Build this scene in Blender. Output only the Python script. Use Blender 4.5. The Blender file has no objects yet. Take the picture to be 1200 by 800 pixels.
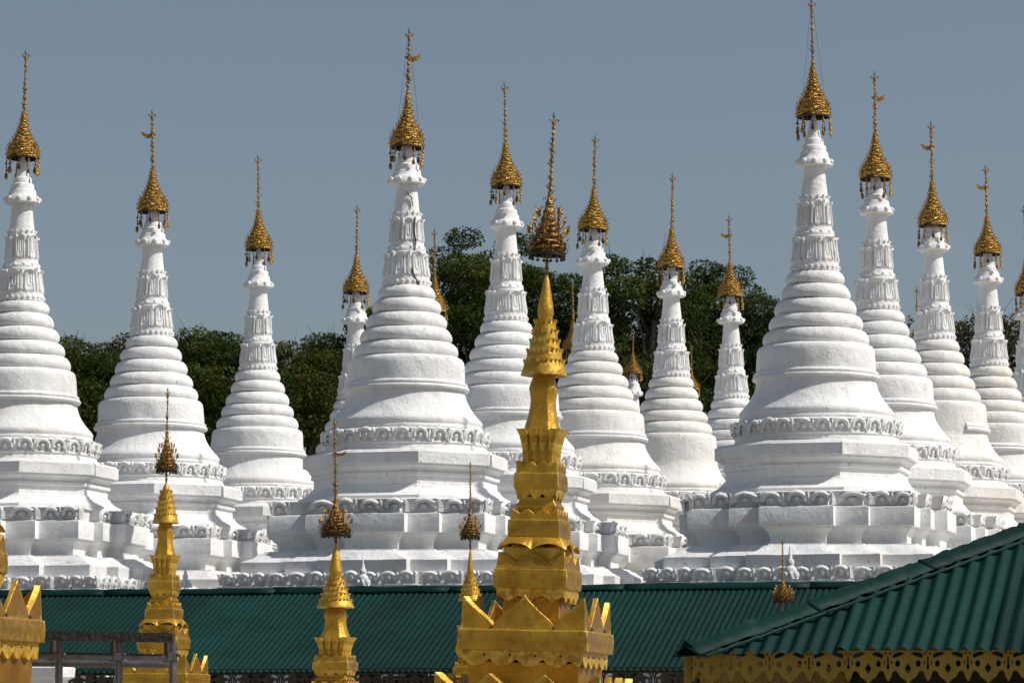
import bpy, bmesh, math, random
import numpy as np
from mathutils import Vector, Matrix, noise
R = math.radians
PI = math.pi
scene = bpy.context.scene
C = scene.collection

# ------------------------------------------------------------------ camera
F = 4000.0                      # focal length in photo pixels (1200 wide)
PITCH = 0.1142
EYE = 1.6
cam = bpy.data.cameras.new('camera')
cam.sensor_width = 36.0
cam.lens = F / 1200.0 * 36.0
cam.clip_start = 0.5
cam.clip_end = 6000
camo = bpy.data.objects.new('camera', cam)
C.objects.link(camo)
camo.location = (0, 0, EYE)
camo.rotation_euler = (PI / 2 + PITCH, 0, 0)
scene.camera = camo

# ------------------------------------------------------------------ light
SUN_AZ = 76.5      # degrees to the right of the direction that points back at the camera
SUN_EL = 49.0
a = R(SUN_AZ)
e = R(SUN_EL)
sdir = Vector((math.sin(a) * math.cos(e), -math.cos(a) * math.cos(e), math.sin(e)))
sun = bpy.data.lights.new('sun', 'SUN')
sun.energy = 4.2
sun.angle = R(0.53)
sun.color = (1.0, 0.955, 0.89)
suno = bpy.data.objects.new('sun', sun)
C.objects.link(suno)
suno.rotation_euler = sdir.to_track_quat('Z', 'Y').to_euler()
suno.location = (40, -20, 40)
w = bpy.data.worlds.new('World')
scene.world = w
w.use_nodes = True
nt = w.node_tree
nt.nodes.clear()
sky = nt.nodes.new('ShaderNodeTexSky')
sky.sky_type = 'NISHITA'
sky.sun_disc = False
sky.sun_elevation = e
sky.sun_rotation = math.atan2(sdir.x, sdir.y)
sky.altitude = 0
sky.air_density = 1.0
sky.dust_density = 2.0
sky.ozone_density = 1.5
hs = nt.nodes.new('ShaderNodeHueSaturation')
hs.inputs['Saturation'].default_value = 0.84
hs.inputs['Hue'].default_value = 0.497
hs.inputs['Value'].default_value = 1.0
bg = nt.nodes.new('ShaderNodeBackground')
bg.inputs['Strength'].default_value = 0.075
out = nt.nodes.new('ShaderNodeOutputWorld')
nt.links.new(sky.outputs[0], hs.inputs['Color'])
nt.links.new(hs.outputs[0], bg.inputs['Color'])
nt.links.new(bg.outputs[0], out.inputs['Surface'])
scene.view_settings.view_transform = 'Standard'
scene.view_settings.look = 'None'
scene.view_settings.exposure = 0.0
scene.view_settings.gamma = 1.0


# ------------------------------------------------------------------ measuring helpers
def hgt(y, D):
    """height above ground of a pixel row at ground distance D"""
    return EYE + D * math.tan(PITCH + math.atan((400 - y) / F))


def zc(y, D):
    return D * math.cos(PITCH) + (hgt(y, D) - EYE) * math.sin(PITCH)


def P(x, y, D):
    return Vector(((x - 600) * zc(y, D) / F, D, hgt(y, D)))


# ------------------------------------------------------------------ materials
def newmat(name):
    m = bpy.data.materials.new(name)
    m.use_nodes = True
    nt = m.node_tree
    b = nt.nodes['Principled BSDF']
    return m, nt, b


def N(nt, typ, **kw):
    n = nt.nodes.new(typ)
    for k, v in kw.items():
        if k.startswith('i_'):
            n.inputs[k[2:].replace('_', ' ')].default_value = v
        else:
            setattr(n, k, v)
    return n


def coords(nt, rand=True):
    tc = N(nt, 'ShaderNodeTexCoord')
    if not rand:
        return tc.outputs['Object']
    # world-space position so that neighbouring pieces share one continuous texture
    g = N(nt, 'ShaderNodeNewGeometry')
    return g.outputs['Position']


def ramp(nt, fac, stops):
    r = N(nt, 'ShaderNodeValToRGB')
    cr = r.color_ramp
    while len(cr.elements) < len(stops):
        cr.elements.new(0.5)
    for el, (p, c) in zip(cr.elements, stops):
        el.position = p
        el.color = c if len(c) == 4 else (*c, 1)
    nt.links.new(fac, r.inputs[0])
    return r.outputs[0]


def noise_tex(nt, vec, scale, detail=4, rough=0.55, dist=0.0):
    n = N(nt, 'ShaderNodeTexNoise')
    n.inputs['Scale'].default_value = scale
    n.inputs['Detail'].default_value = detail
    n.inputs['Roughness'].default_value = rough
    n.inputs['Distortion'].default_value = dist
    nt.links.new(vec, n.inputs['Vector'])
    return n.outputs['Fac']


def mixc(nt, fac, a, b, mode='MIX'):
    m = N(nt, 'ShaderNodeMix', data_type='RGBA', blend_type=mode)
    for sock, v in ((m.inputs[0], fac), (m.inputs[6], a), (m.inputs[7], b)):
        if isinstance(v, (int, float)):
            sock.default_value = v
        elif isinstance(v, tuple):
            sock.default_value = v if len(v) == 4 else (*v, 1)
        else:
            nt.links.new(v, sock)
    return m.outputs[2]


def bump(nt, b, h, strength, dist, prev=None):
    n = N(nt, 'ShaderNodeBump')
    n.inputs['Strength'].default_value = strength
    n.inputs['Distance'].default_value = dist
    nt.links.new(h, n.inputs['Height'])
    if prev is not None:
        nt.links.new(prev, n.inputs['Normal'])
    nt.links.new(n.outputs[0], b.inputs['Normal'])
    return n.outputs[0]


def scalevec(nt, v, s):
    m = N(nt, 'ShaderNodeMapping')
    m.inputs['Scale'].default_value = s
    nt.links.new(v, m.inputs['Vector'])
    return m.outputs[0]


def make_plaster(name, base, dirt=0.5, warm=0.5, seed=0.0):
    m, nt, b = newmat(name)
    v = coords(nt)
    mp = N(nt, 'ShaderNodeMapping')
    mp.inputs['Location'].default_value = (seed * 7.3, seed * 3.1, seed * 5.7)
    nt.links.new(v, mp.inputs['Vector'])
    v = mp.outputs[0]
    big = noise_tex(nt, v, 0.9, 5, 0.6)
    col = ramp(nt, big, [(0.35, tuple(c * 0.93 for c in base)), (0.62, base)])
    # warm patches where old colour shows through the whitewash
    wf = ramp(nt, noise_tex(nt, v, 1.7, 6, 0.65, 0.6), [(0.56, (0, 0, 0)), (0.74, (warm, warm, warm))])
    col = mixc(nt, wf, col, (0.71, 0.60, 0.49))
    # rain streaks
    st = noise_tex(nt, scalevec(nt, v, (9, 9, 0.7)), 1.0, 5, 0.6)
    sf = ramp(nt, st, [(0.52, (0, 0, 0)), (0.72, (dirt * 0.48,) * 3)])
    col = mixc(nt, sf, col, (0.46, 0.45, 0.42))
    # small dark specks and chips
    sp = noise_tex(nt, v, 16, 3, 0.6)
    spf = ramp(nt, sp, [(0.655, (0, 0, 0)), (0.72, (dirt,) * 3)])
    col = mixc(nt, spf, col, (0.27, 0.24, 0.21))
    # mildew gathering on ledges facing up
    g = N(nt, 'ShaderNodeNewGeometry')
    sx = N(nt, 'ShaderNodeSeparateXYZ')
    nt.links.new(g.outputs['Normal'], sx.inputs[0])
    up = ramp(nt, sx.outputs['Z'], [(0.6, (0, 0, 0)), (0.95, (1, 1, 1))])
    ln = ramp(nt, noise_tex(nt, v, 3.3, 6, 0.7), [(0.55, (0, 0, 0)), (0.68, (dirt * .8,) * 3)])
    led = mixc(nt, 1.0, up, ln, 'MULTIPLY')
    col = mixc(nt, led, col, (0.36, 0.34, 0.30))
    nt.links.new(col, b.inputs['Base Color'])
    b.inputs['Roughness'].default_value = 0.85
    b.inputs['Specular IOR Level'].default_value = 0.2
    n0 = bump(nt, b, noise_tex(nt, v, 55, 3, 0.7), 0.45, 0.012)
    # trowelled patches: rough in places, smooth in others
    pm = ramp(nt, noise_tex(nt, v, 1.3, 3, 0.6), [(0.42, (0.15,) * 3), (0.62, (1, 1, 1))])
    rg = mixc(nt, 1.0, pm, noise_tex(nt, v, 20, 5, 0.75), 'MULTIPLY')
    n1 = bump(nt, b, rg, 0.75, 0.03, n0)
    bump(nt, b, noise_tex(nt, v, 4.5, 3, 0.5), 0.45, 0.05, n1)
    return m


M = {}
M['white'] = make_plaster('white_plaster', (0.82, 0.82, 0.81), 0.62, 0.5)
M['white_warm'] = make_plaster('warm_white_plaster', (0.81, 0.79, 0.75), 0.6, 0.85, 3.0)
M['white_rough'] = make_plaster('rough_white_plaster', (0.77, 0.77, 0.765), 0.9, 0.4, 5.0)


def make_goldpaint(name='gold_paint', cols=((0.36, 0.18, 0.014), (0.60, 0.33, 0.024), (0.74, 0.44, 0.045)), metal=.45):
    m, nt, b = newmat(name)
    v = coords(nt, False)
    n1 = noise_tex(nt, v, 5, 5, 0.6)
    col = ramp(nt, n1, [(0.3, cols[0]), (0.55, cols[1]), (0.75, cols[2])])
    wf = ramp(nt, noise_tex(nt, v, 15, 6, 0.75), [(0.56, (0, 0, 0)), (0.70, (0.8,) * 3)])
    col = mixc(nt, wf, col, (0.26, 0.12, 0.03))
    gg = N(nt, 'ShaderNodeNewGeometry')
    ed = ramp(nt, gg.outputs['Pointiness'], [(0.515, (0, 0, 0)), (0.56, (1, 1, 1))])
    en = ramp(nt, noise_tex(nt, v, 17, 4, 0.7), [(0.42, (0, 0, 0)), (0.60, (.9,) * 3)])
    col = mixc(nt, mixc(nt, 1.0, ed, en, 'MULTIPLY'), col, (0.86, 0.64, 0.13))
    nt.links.new(col, b.inputs['Base Color'])
    b.inputs['Metallic'].default_value = metal
    rr = ramp(nt, noise_tex(nt, v, 9, 4, 0.6), [(0.3, (0.27,) * 3), (0.7, (0.48,) * 3)])
    nt.links.new(rr, b.inputs['Roughness'])
    a = bump(nt, b, noise_tex(nt, v, 26, 5, 0.72, 1.2), 0.5, 0.012)
    bump(nt, b, noise_tex(nt, v, 7, 3, 0.5), 0.4, 0.02, a)
    return m


M['gold'] = make_goldpaint()
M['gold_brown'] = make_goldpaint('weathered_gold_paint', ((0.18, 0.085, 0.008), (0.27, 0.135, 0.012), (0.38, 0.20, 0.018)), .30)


def make_gilt(name, c1, c2, scale=35, rough=0.33):
    m, nt, b = newmat(name)
    v = coords(nt, False)
    n1 = noise_tex(nt, v, scale, 4, 0.65)
    col = ramp(nt, n1, [(0.36, c1), (0.6, c2)])
    nt.links.new(col, b.inputs['Base Color'])
    b.inputs['Metallic'].default_value = 0.85
    b.inputs['Roughness'].default_value = rough
    bump(nt, b, noise_tex(nt, v, scale * 1.2, 3, 0.6), 0.8, 0.02)
    return m


M['gilt'] = make_gilt('gilded_metal', (0.050, 0.024, 0.008), (0.72, 0.43, 0.10), 62, 0.40)
M['gilt_dark'] = make_gilt('tarnished_gilt', (0.10, 0.055, 0.022), (0.50, 0.29, 0.09), 45, 0.42)


def plain(name, col, rough=0.6, metal=0.0, nscale=12, var=0.25, bmp=0.25, bd=0.01, spec=0.5):
    m, nt, b = newmat(name)
    v = coords(nt, False)
    n1 = noise_tex(nt, v, nscale, 4, 0.6)
    c = ramp(nt, n1, [(0.3, tuple(x * (1 - var) for x in col)), (0.7, tuple(min(1, x * (1 + var)) for x in col))])
    nt.links.new(c, b.inputs['Base Color'])
    b.inputs['Roughness'].default_value = rough
    b.inputs['Metallic'].default_value = metal
    b.inputs['Specular IOR Level'].default_value = spec
    if bmp:
        bump(nt, b, noise_tex(nt, v, nscale * 3, 3, 0.6), bmp, bd)
    return m


M['dark_metal'] = plain('dark_metal', (0.045, 0.035, 0.025), 0.5, 0.6)
M['glass'] = plain('green_glass_bead', (0.10, 0.24, 0.23), 0.15, 0.0, 5, 0.1, 0)
M['yellow'] = plain('mustard_paint', (0.26, 0.165, 0.007), 0.6, 0, 6, 0.2)
M['silver_fret'] = plain('dark_fret_paint', (0.045, 0.035, 0.025), 0.6, 0, 8, 0.4)
M['pipe'] = plain('galvanised_pipe', (0.19, 0.19, 0.20), 0.42, 0.8, 14, 0.3)
M['board'] = plain('weathered_black_board', (0.025, 0.022, 0.020), 0.75, 0, 9, 0.7, 0.6, 0.02)
M['wood'] = plain('dark_timber', (0.05, 0.035, 0.02), 0.7, 0, 8, 0.4)
M['ground'] = plain('dusty_paving', (0.30, 0.27, 0.23), 0.9, 0, 0.6, 0.2)
M['bark'] = plain('grey_brown_bark', (0.085, 0.065, 0.045), 0.9, 0, 6, 0.4, 0.6, 0.03)


def make_roofpaint():
    m, nt, b = newmat('green_roof_paint')
    v = coords(nt)
    n1 = noise_tex(nt, v, 1.4, 5, 0.6)
    col = ramp(nt, n1, [(0.3, (0.0022, 0.0205, 0.0170)), (0.7, (0.0040, 0.032, 0.0265))])
    st = ramp(nt, noise_tex(nt, scalevec(nt, v, (1, 1, 0.25)), 22, 4, 0.6), [(0.6, (0, 0, 0)), (0.8, (0.35,) * 3)])
    col = mixc(nt, st, col, (0.018, 0.065, 0.055))
    du = ramp(nt, noise_tex(nt, v, 40, 2, 0.5), [(0.72, (0, 0, 0)), (0.78, (0.6,) * 3)])
    col = mixc(nt, du, col, (0.03, 0.035, 0.025))
    oi = N(nt, 'ShaderNodeObjectInfo')
    mr = N(nt, 'ShaderNodeMapRange')
    mr.inputs['To Min'].default_value = 0.76
    mr.inputs['To Max'].default_value = 1.2
    nt.links.new(oi.outputs['Random'], mr.inputs['Value'])
    cb = N(nt, 'ShaderNodeCombineXYZ')
    for k in range(3):
        nt.links.new(mr.outputs[0], cb.inputs[k])
    col = mixc(nt, 1.0, col, cb.outputs[0], 'MULTIPLY')
    nt.links.new(col, b.inputs['Base Color'])
    b.inputs['Roughness'].default_value = 0.58
    b.inputs['Specular IOR Level'].default_value = 0.10
    bump(nt, b, noise_tex(nt, v, 7, 3, 0.6), 0.3, 0.02)
    return m


M['roof'] = make_roofpaint()


def make_leaf(name, c1, c2, c3):
    m, nt, b = newmat(name)
    v = coords(nt, False)
    n1 = noise_tex(nt, v, 0.9, 5, 0.7)
    col = ramp(nt, n1, [(0.3, c1), (0.5, c2), (0.7, c3)])
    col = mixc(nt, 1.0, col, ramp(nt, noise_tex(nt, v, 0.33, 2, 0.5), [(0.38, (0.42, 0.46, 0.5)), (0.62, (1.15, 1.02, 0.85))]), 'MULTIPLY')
    nt.links.new(col, b.inputs['Base Color'])
    b.inputs['Roughness'].default_value = 0.7
    b.inputs['Specular IOR Level'].default_value = 0.12
    t = N(nt, 'ShaderNodeBsdfTranslucent')
    nt.links.new(col, t.inputs['Color'])
    mx = N(nt, 'ShaderNodeMixShader')
    mx.inputs[0].default_value = 0.25
    o = nt.nodes['Material Output']
    nt.links.new(b.outputs[0], mx.inputs[1])
    nt.links.new(t.outputs[0], mx.inputs[2])
    nt.links.new(mx.outputs[0], o.inputs['Surface'])
    return m


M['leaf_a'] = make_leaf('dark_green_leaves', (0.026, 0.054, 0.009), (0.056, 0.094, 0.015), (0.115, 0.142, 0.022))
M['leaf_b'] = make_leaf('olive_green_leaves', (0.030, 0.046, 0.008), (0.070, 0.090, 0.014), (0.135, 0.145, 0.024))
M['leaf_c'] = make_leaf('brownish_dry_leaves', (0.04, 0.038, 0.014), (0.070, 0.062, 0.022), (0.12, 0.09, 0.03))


# ------------------------------------------------------------------ object helpers
def link(name, me, mat=None, parent=None, loc=None):
    o = bpy.data.objects.new(name, me)
    C.objects.link(o)
    if mat is not None and me is not None and not me.materials:
        me.materials.append(M[mat] if isinstance(mat, str) else mat)
    if parent is not None:
        o.parent = parent
    if loc is not None:
        o.location = loc
    return o


def bm_mesh(bm, name, smooth=35):
    bmesh.ops.recalc_face_normals(bm, faces=bm.faces)
    me = bpy.data.meshes.new(name)
    bm.to_mesh(me)
    bm.free()
    if smooth:
        me.shade_smooth()
        me.set_sharp_from_angle(angle=R(smooth))
    return me


def obj(name, bm, mat, parent=None, smooth=35, loc=None):
    return link(name, bm_mesh(bm, name, smooth), mat, parent, loc)


def tag(o, label=None, cat=None, group=None, kind=None):
    if label:
        o['label'] = label
    if cat:
        o['category'] = cat
    if group:
        o['group'] = group
    if kind:
        o['kind'] = kind
    return o


def empty(name, loc, rz=0.0):
    o = bpy.data.objects.new(name, None)
    C.objects.link(o)
    o.empty_display_size = 0.2
    o.location = loc
    o.rotation_euler = (0, 0, rz)
    return o


def kids(o):
    return list(CH.get(o.name, []))


CH = {}


def index_children():
    CH.clear()
    for o in bpy.data.objects:
        if o.parent:
            CH.setdefault(o.parent.name, []).append(o)


def copy_tree(o, parent=None):
    c = o.copy()
    C.objects.link(c)
    c.parent = parent
    for ch in kids(o):
        copy_tree(ch, c)
    return c


# ------------------------------------------------------------------ geometry helpers
def circle(n):
    return [(math.cos(2 * PI * k / n), math.sin(2 * PI * k / n)) for k in range(n)]


def polyshape(corners, per):
    """corner list -> subdivided ring; per = target edge length"""
    pts = []
    n = len(corners)
    for i in range(n):
        p, q = corners[i], corners[(i + 1) % n]
        L = math.dist(p, q)
        k = max(1, int(round(L / per)))
        for j in range(k):
            t = j / k
            pts.append((p[0] + (q[0] - p[0]) * t, p[1] + (q[1] - p[1]) * t))
    return pts


def square_c():
    return [(-1, -1), (1, -1), (1, 1), (-1, 1)]


def octagon_c(R1=1.0):
    return [(R1 * math.cos(R(22.5 + 45 * k)), R1 * math.sin(R(22.5 + 45 * k))) for k in range(8)]


def redent_c(c, w1, w2, d1, d2):
    """redented square: centre half width c, steps w1,w2 sideways, d1,d2 in depth (absolute units)"""
    q = c + w1 + w2
    p1 = q + d2
    p0 = q + d2 + d1
    a1 = c
    a2 = c + w1
    # one side, front (-y), from left corner to right corner
    side = [(-q, -q), (-a2, -q), (-a2, -p1), (-a1, -p1), (-a1, -p0), (a1, -p0), (a1, -p1), (a2, -p1), (a2, -q)]
    pts = []
    for k in range(4):
        c_, s_ = [(1, 0), (0, 1), (-1, 0), (0, -1)][k]
        for (x, y) in side:
            pts.append((x * c_ - y * s_, x * s_ + y * c_))
    return pts


def ring(bm, shape, r, z, off=(0, 0), wob=0.0, seed=0.0):
    vs = []
    for (x, y) in shape:
        px, py = x * r + off[0], y * r + off[1]
        if wob:
            k = noise.noise(Vector((x * 2.2 + seed, y * 2.2, z * 2.5 + seed)))
            k2 = noise.noise(Vector((px * 5 + seed, py * 5, z * 6 + seed)))
            px += x * wob * (k + 0.5 * k2)
            py += y * wob * (k + 0.5 * k2)
            z2 = z + wob * 0.5 * noise.noise(Vector((px * 2.1 + seed, py * 2.1, z + 9)))
        else:
            z2 = z
        vs.append(bm.verts.new((px, py, z2)))
    return vs


def skin(bm, a, b):
    n = len(a)
    for i in range(n):
        j = (i + 1) % n
        bm.faces.new((a[i], a[j], b[j], b[i]))


def loft(bm, shape, prof, top=True, bot=True, wob=0.0, seed=0.0):
    """prof: list of (r, z) going upward or downward"""
    prev = None
    first = None
    for (r, z) in prof:
        cur = ring(bm, shape, r, z, wob=wob, seed=seed)
        if prev:
            skin(bm, prev, cur)
        else:
            first = cur
        prev = cur
    if bot:
        bm.faces.new(first)
    if top:
        bm.faces.new(prev)


def offset_loft(bm, corners, prof, per, wob=0.0, seed=0.0, top=True, bot=True):
    """offsets a polygon inward/outward by o (absolute) instead of scaling; rectilinear or convex corner list"""
    n = len(corners)

    def off(o):
        res = []
        for i in range(n):
            p0 = Vector(corners[i - 1]).to_2d()
            p1 = Vector(corners[i]).to_2d()
            p2 = Vector(corners[(i + 1) % n]).to_2d()
            d1 = (p1 - p0).normalized()
            d2 = (p2 - p1).normalized()
            n1 = Vector((d1.y, -d1.x))
            n2 = Vector((d2.y, -d2.x))
            m = (n1 + n2)
            m = m / max(1e-6, m.dot(n1))
            res.append(p1 + m * o)
        return res
    prev = None
    first = None
    # subdivision counts fixed from the base polygon
    cnt = [max(1, int(round(math.dist(corners[i], corners[(i + 1) % n]) / per))) for i in range(n)]
    for (o, z) in prof:
        q = off(o)
        vs = []
        for i in range(n):
            p, r_ = q[i], q[(i + 1) % n]
            for j in range(cnt[i]):
                t = j / cnt[i]
                pt = p.lerp(r_, t)
                if wob:
                    k = noise.noise(Vector((pt.x * 1.9 + seed, pt.y * 1.9, z * 2.1))) + 0.6 * noise.noise(Vector((pt.x * 7 + seed, pt.y * 7, z * 7)))
                    d = pt.normalized()
                    pt = pt + d * wob * k
                    z2 = z + wob * 0.6 * noise.noise(Vector((pt.x * 3 + seed, pt.y * 3, z * 3 + 5)))
                else:
                    z2 = z
                vs.append(bm.verts.new((pt.x, pt.y, z2)))
        if prev:
            skin(bm, prev, vs)
        else:
            first = vs
        prev = vs
    if bot:
        bm.faces.new(first)
    if top:
        bm.faces.new(prev)


def tube(bm, p0, p1, r0, r1, n=6, cap=True):
    p0 = Vector(p0)
    p1 = Vector(p1)
    d = (p1 - p0)
    if d.length < 1e-6:
        return
    q = d.to_track_quat('Z', 'Y')
    A = []
    B = []
    for k in range(n):
        v = Vector((math.cos(2 * PI * k / n), math.sin(2 * PI * k / n), 0))
        A.append(bm.verts.new(p0 + q @ (v * r0)))
        B.append(bm.verts.new(p1 + q @ (v * max(r1, 1e-4))))
    skin(bm, A, B)
    if cap:
        bm.faces.new(A)
        bm.faces.new(B)


def ball(bm, c, r, sz=1.0, u=6, v=4):
    mt = Matrix.Translation(c) @ Matrix.Diagonal((r, r, r * sz, 1))
    bmesh.ops.create_uvsphere(bm, u_segments=u, v_segments=v, radius=1.0, matrix=mt)


def box(bm, c, s, rot=None):
    mt = Matrix.Translation(c)
    if rot is not None:
        mt = mt @ rot
    mt = mt @ Matrix.Diagonal((s[0], s[1], s[2], 1))
    bmesh.ops.create_cube(bm, size=1.0, matrix=mt)


def ring_wall(bm, shape, s0, s1, z0f, z1f, t, rows=1):
    """wall around a ring; outer radius s0 at bottom, s1 at top; z0f/z1f give heights at point index"""
    n = len(shape)
    outer = []
    inner = []
    for rr in range(rows + 1):
        f = rr / rows
        o_, i_ = [], []
        for k, (x, y) in enumerate(shape):
            za, zb = z0f(k), z1f(k)
            z = za + (zb - za) * f
            s = s0 + (s1 - s0) * f
            L = max(abs(x), abs(y), 1e-6)
            o_.append(bm.verts.new((x * s, y * s, z)))
            i_.append(bm.verts.new((x * (s - t), y * (s - t), z)))
        outer.append(o_)
        inner.append(i_)
    for rr in range(rows):
        skin(bm, outer[rr], outer[rr + 1])
        skin(bm, inner[rr + 1], inner[rr])
    skin(bm, outer[-1], inner[-1])
    skin(bm, inner[0], outer[0])


# ------------------------------------------------------------------ the setting: ground
bm = bmesh.new()
bmesh.ops.create_grid(bm, x_segments=8, y_segments=8, size=3000)
g = obj('ground', bm, 'ground')
tag(g, kind='structure')

# ------------------------------------------------------------------ white stupa prototype (measured on the nearest right hand one)
DF = 48.12


def zF(y, r=0.0):
    """height of a photo row on a surface that stands r photo pixels in front of the axis"""
    return hgt(y, DF - r * 0.0121 * 0.88)


def rF(px, y=400):
    return px * zc(y, DF) / F


U = rF(1, 400)          # one photo pixel at that distance
COLLAR_Y = 193.0
RIM_Y = 137.0
TIP_Y = -3.0


def shared(name, bm, mat, smooth=35):
    me = bm_mesh(bm, name, smooth)
    me.materials.append(M[mat])
    return me


def petal_mesh(W, H):
    """lotus scroll motif: horseshoe arch round a knob, flanked by folded leaf tips; faces -Y, base at z=0"""
    bm = bmesh.new()
    n = 9
    pts = []
    for k in range(n):
        t = -0.45 + (PI + .9) * k / (n - 1)
        pts.append((-math.cos(t) * W * 0.33, H * 0.46 + math.sin(t) * H * 0.42))
    prof = [(-0.085 * W, -0.05 * W), (-0.05 * W, -0.10 * W), (0.04 * W, -0.13 * W), (0.11 * W, -0.09 * W), (0.16 * W, 0.02 * W)]
    prev = None
    for i, (x, z) in enumerate(pts):
        a_ = Vector((x, z)) - Vector((0, H * 0.48))
        d = a_.normalized()
        tilt = -0.12 * W * (z / H)          # petals lean outwards at the top
        vs = [bm.verts.new((x + d.x * o, dep + tilt, z + d.y * o)) for (o, dep) in prof]
        if prev:
            for k in range(4):
                bm.faces.new((prev[k], prev[k + 1], vs[k + 1], vs[k]))
        prev = vs
    back = [bm.verts.new((math.cos(2 * PI * k / 8) * W * .24, -.03 * W, H * .48 + math.sin(2 * PI * k / 8) * H * .36)) for k in range(8)]
    bm.faces.new(back)
    ball(bm, (0, -0.07 * W, H * 0.46), W * 0.12, 1.0, 6, 4)
    # folded leaf tip between two arches (at +W/2), leaning out at the top
    for sx in (0.5,):
        x = W * sx
        b0 = [bm.verts.new(p) for p in ((x - 0.16 * W, 0, 0), (x, -0.08 * W, 0), (x + 0.16 * W, 0, 0))]
        b1 = [bm.verts.new(p) for p in ((x - 0.13 * W, 0, H * .6), (x, -0.15 * W, H * 0.6), (x + 0.13 * W, 0, H * .6))]
        tp = bm.verts.new((x, -0.26 * W, H * 1.02))
        tq = bm.verts.new((x, 0.0, H * 0.98))
        bm.faces.new((b0[0], b0[1], b1[1], b1[0]))
        bm.faces.new((b0[1], b0[2], b1[2], b1[1]))
        bm.faces.new((b1[0], b1[1], tp))
        bm.faces.new((b1[1], b1[2], tp))
        bm.faces.new((b1[2], tq, tp))
        bm.faces.new((b1[0], tp, tq))
    return shared('lotus_petal', bm, 'white', 50)


def leaf_mesh(W, H, slope):
    """upright column leaf with rolled rim, slot and out-turned tip; faces -Y"""
    bm = bmesh.new()
    rows = [(0.0, 0.50, -.03), (0.06, 0.52, -.06), (0.14, 0.50, -0.04), (0.5, 0.44, -.01), (0.80, 0.44, -0.02), (0.90, 0.56, -0.14), (1.0, 0.22, -0.30)]
    prev = None
    for (f, hw, out_) in rows:
        z = H * f
        y = slope * z + out_ * W
        xs = [(-hw, 0.10), (-hw * 0.96, -0.07), (-hw * 0.80, -0.09), (-hw * .74, -.01), (hw * 0.74, -.01), (hw * 0.80, -0.09), (hw * 0.96, -0.07), (hw, 0.10)]
        vs = [bm.verts.new((x * W, y + d * W, z)) for (x, d) in xs]
        if prev:
            for k in range(7):
                bm.faces.new((prev[k], prev[k + 1], vs[k + 1], vs[k]))
        prev = vs
    # raised loop: two uprights joined by a round foot
    path = [(-.17, .80), (-.17, .30), (-.12, .235), (0, .21), (.12, .235), (.17, .30), (.17, .80)]
    for (x0, f0), (x1, f1) in zip(path, path[1:]):
        tube(bm, (x0 * W, slope * H * f0 - .03 * W, f0 * H), (x1 * W, slope * H * f1 - .03 * W, f1 * H), W * .075, W * .075, 5)
    return shared('column_leaf', bm, 'white', 40)


def rib_mesh(W, H, slope):
    bm = bmesh.new()
    pv = None
    for (f, hw, o_) in ((0, .5, 0), (.1, .62, -.2), (.8, .5, 0), (.93, .75, -.35), (1.0, .3, -.7)):
        z = H * f
        y = slope * z + o_ * W
        vs = [bm.verts.new((-hw * W, y + .3 * W, z)), bm.verts.new((-hw * .5 * W, y - .45 * W, z)), bm.verts.new((hw * .5 * W, y - .45 * W, z)), bm.verts.new((hw * W, y + .3 * W, z))]
        if pv:
            for k in range(3):
                bm.faces.new((pv[k], pv[k + 1], vs[k + 1], vs[k]))
        pv = vs
    return shared('column_rib', bm, 'white', 50)


def tooth_mesh(W, H, out_):
    """small out-curling petal"""
    bm = bmesh.new()
    pr = None
    for (f, hw, o) in ((0, .46, 0), (0.5, .5, .25), (0.85, .36, .7), (1.0, .1, 1.0)):
        vs = [bm.verts.new((-hw * W, -o * out_ + .12 * W, f * H)), bm.verts.new((0, -o * out_ - 0.16 * W, f * H)), bm.verts.new((hw * W, -o * out_ + .12 * W, f * H)),
              bm.verts.new((0, -o * out_ + 0.3 * W, f * H))]
        if pr:
            skin(bm, pr, vs)
        pr = vs
    bm.faces.new(pr)
    return shared('petal', bm, 'white', 40)


def around(name, me, parent, n, r, z, phase=0.0, flip=False, jit=0.02):
    for k in range(n):
        if name == 'lotus_petal' and random.random() < .012:
            continue
        t = 2 * PI * (k + phase + random.uniform(-.06, .06)) / n
        o = link(name, me, None, parent)
        o.location = (math.sin(t) * r, -math.cos(t) * r, z)
        o.rotation_euler = (random.uniform(-jit, jit) + (PI if flip else 0), random.uniform(-jit, jit), t)
        s = random.uniform(0.95, 1.05)
        o.scale = (s, s, random.uniform(0.94, 1.06))


def along(name, me, parent, corners, off, pitch, z, skipfn=None):
    n = len(corners)
    cx = [Vector(c) for c in corners]
    for i in range(n):
        p, q = cx[i], cx[(i + 1) % n]
        d = (q - p)
        L = d.length
        if L < pitch * 0.6:
            continue
        d.normalize()
        nrm = Vector((d.y, -d.x))
        k = max(1, int(round(L / pitch)))
        for j in range(k):
            if random.random() < .015:
                continue
            pt = p + d * (L * (j + 0.5 + random.uniform(-.05, .05)) / k) + nrm * off
            o = link(name, me, None, parent)
            o.location = (pt.x, pt.y, z + random.uniform(-.004, .004))
            o.rotation_euler = (random.uniform(-.04, .04), random.uniform(-.04, .04), math.atan2(nrm.x, -nrm.y))
            s = L / k / pitch * random.uniform(.95, 1.02)
            o.scale = (s, random.uniform(.85, 1.1), random.uniform(0.92, 1.06))


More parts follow.
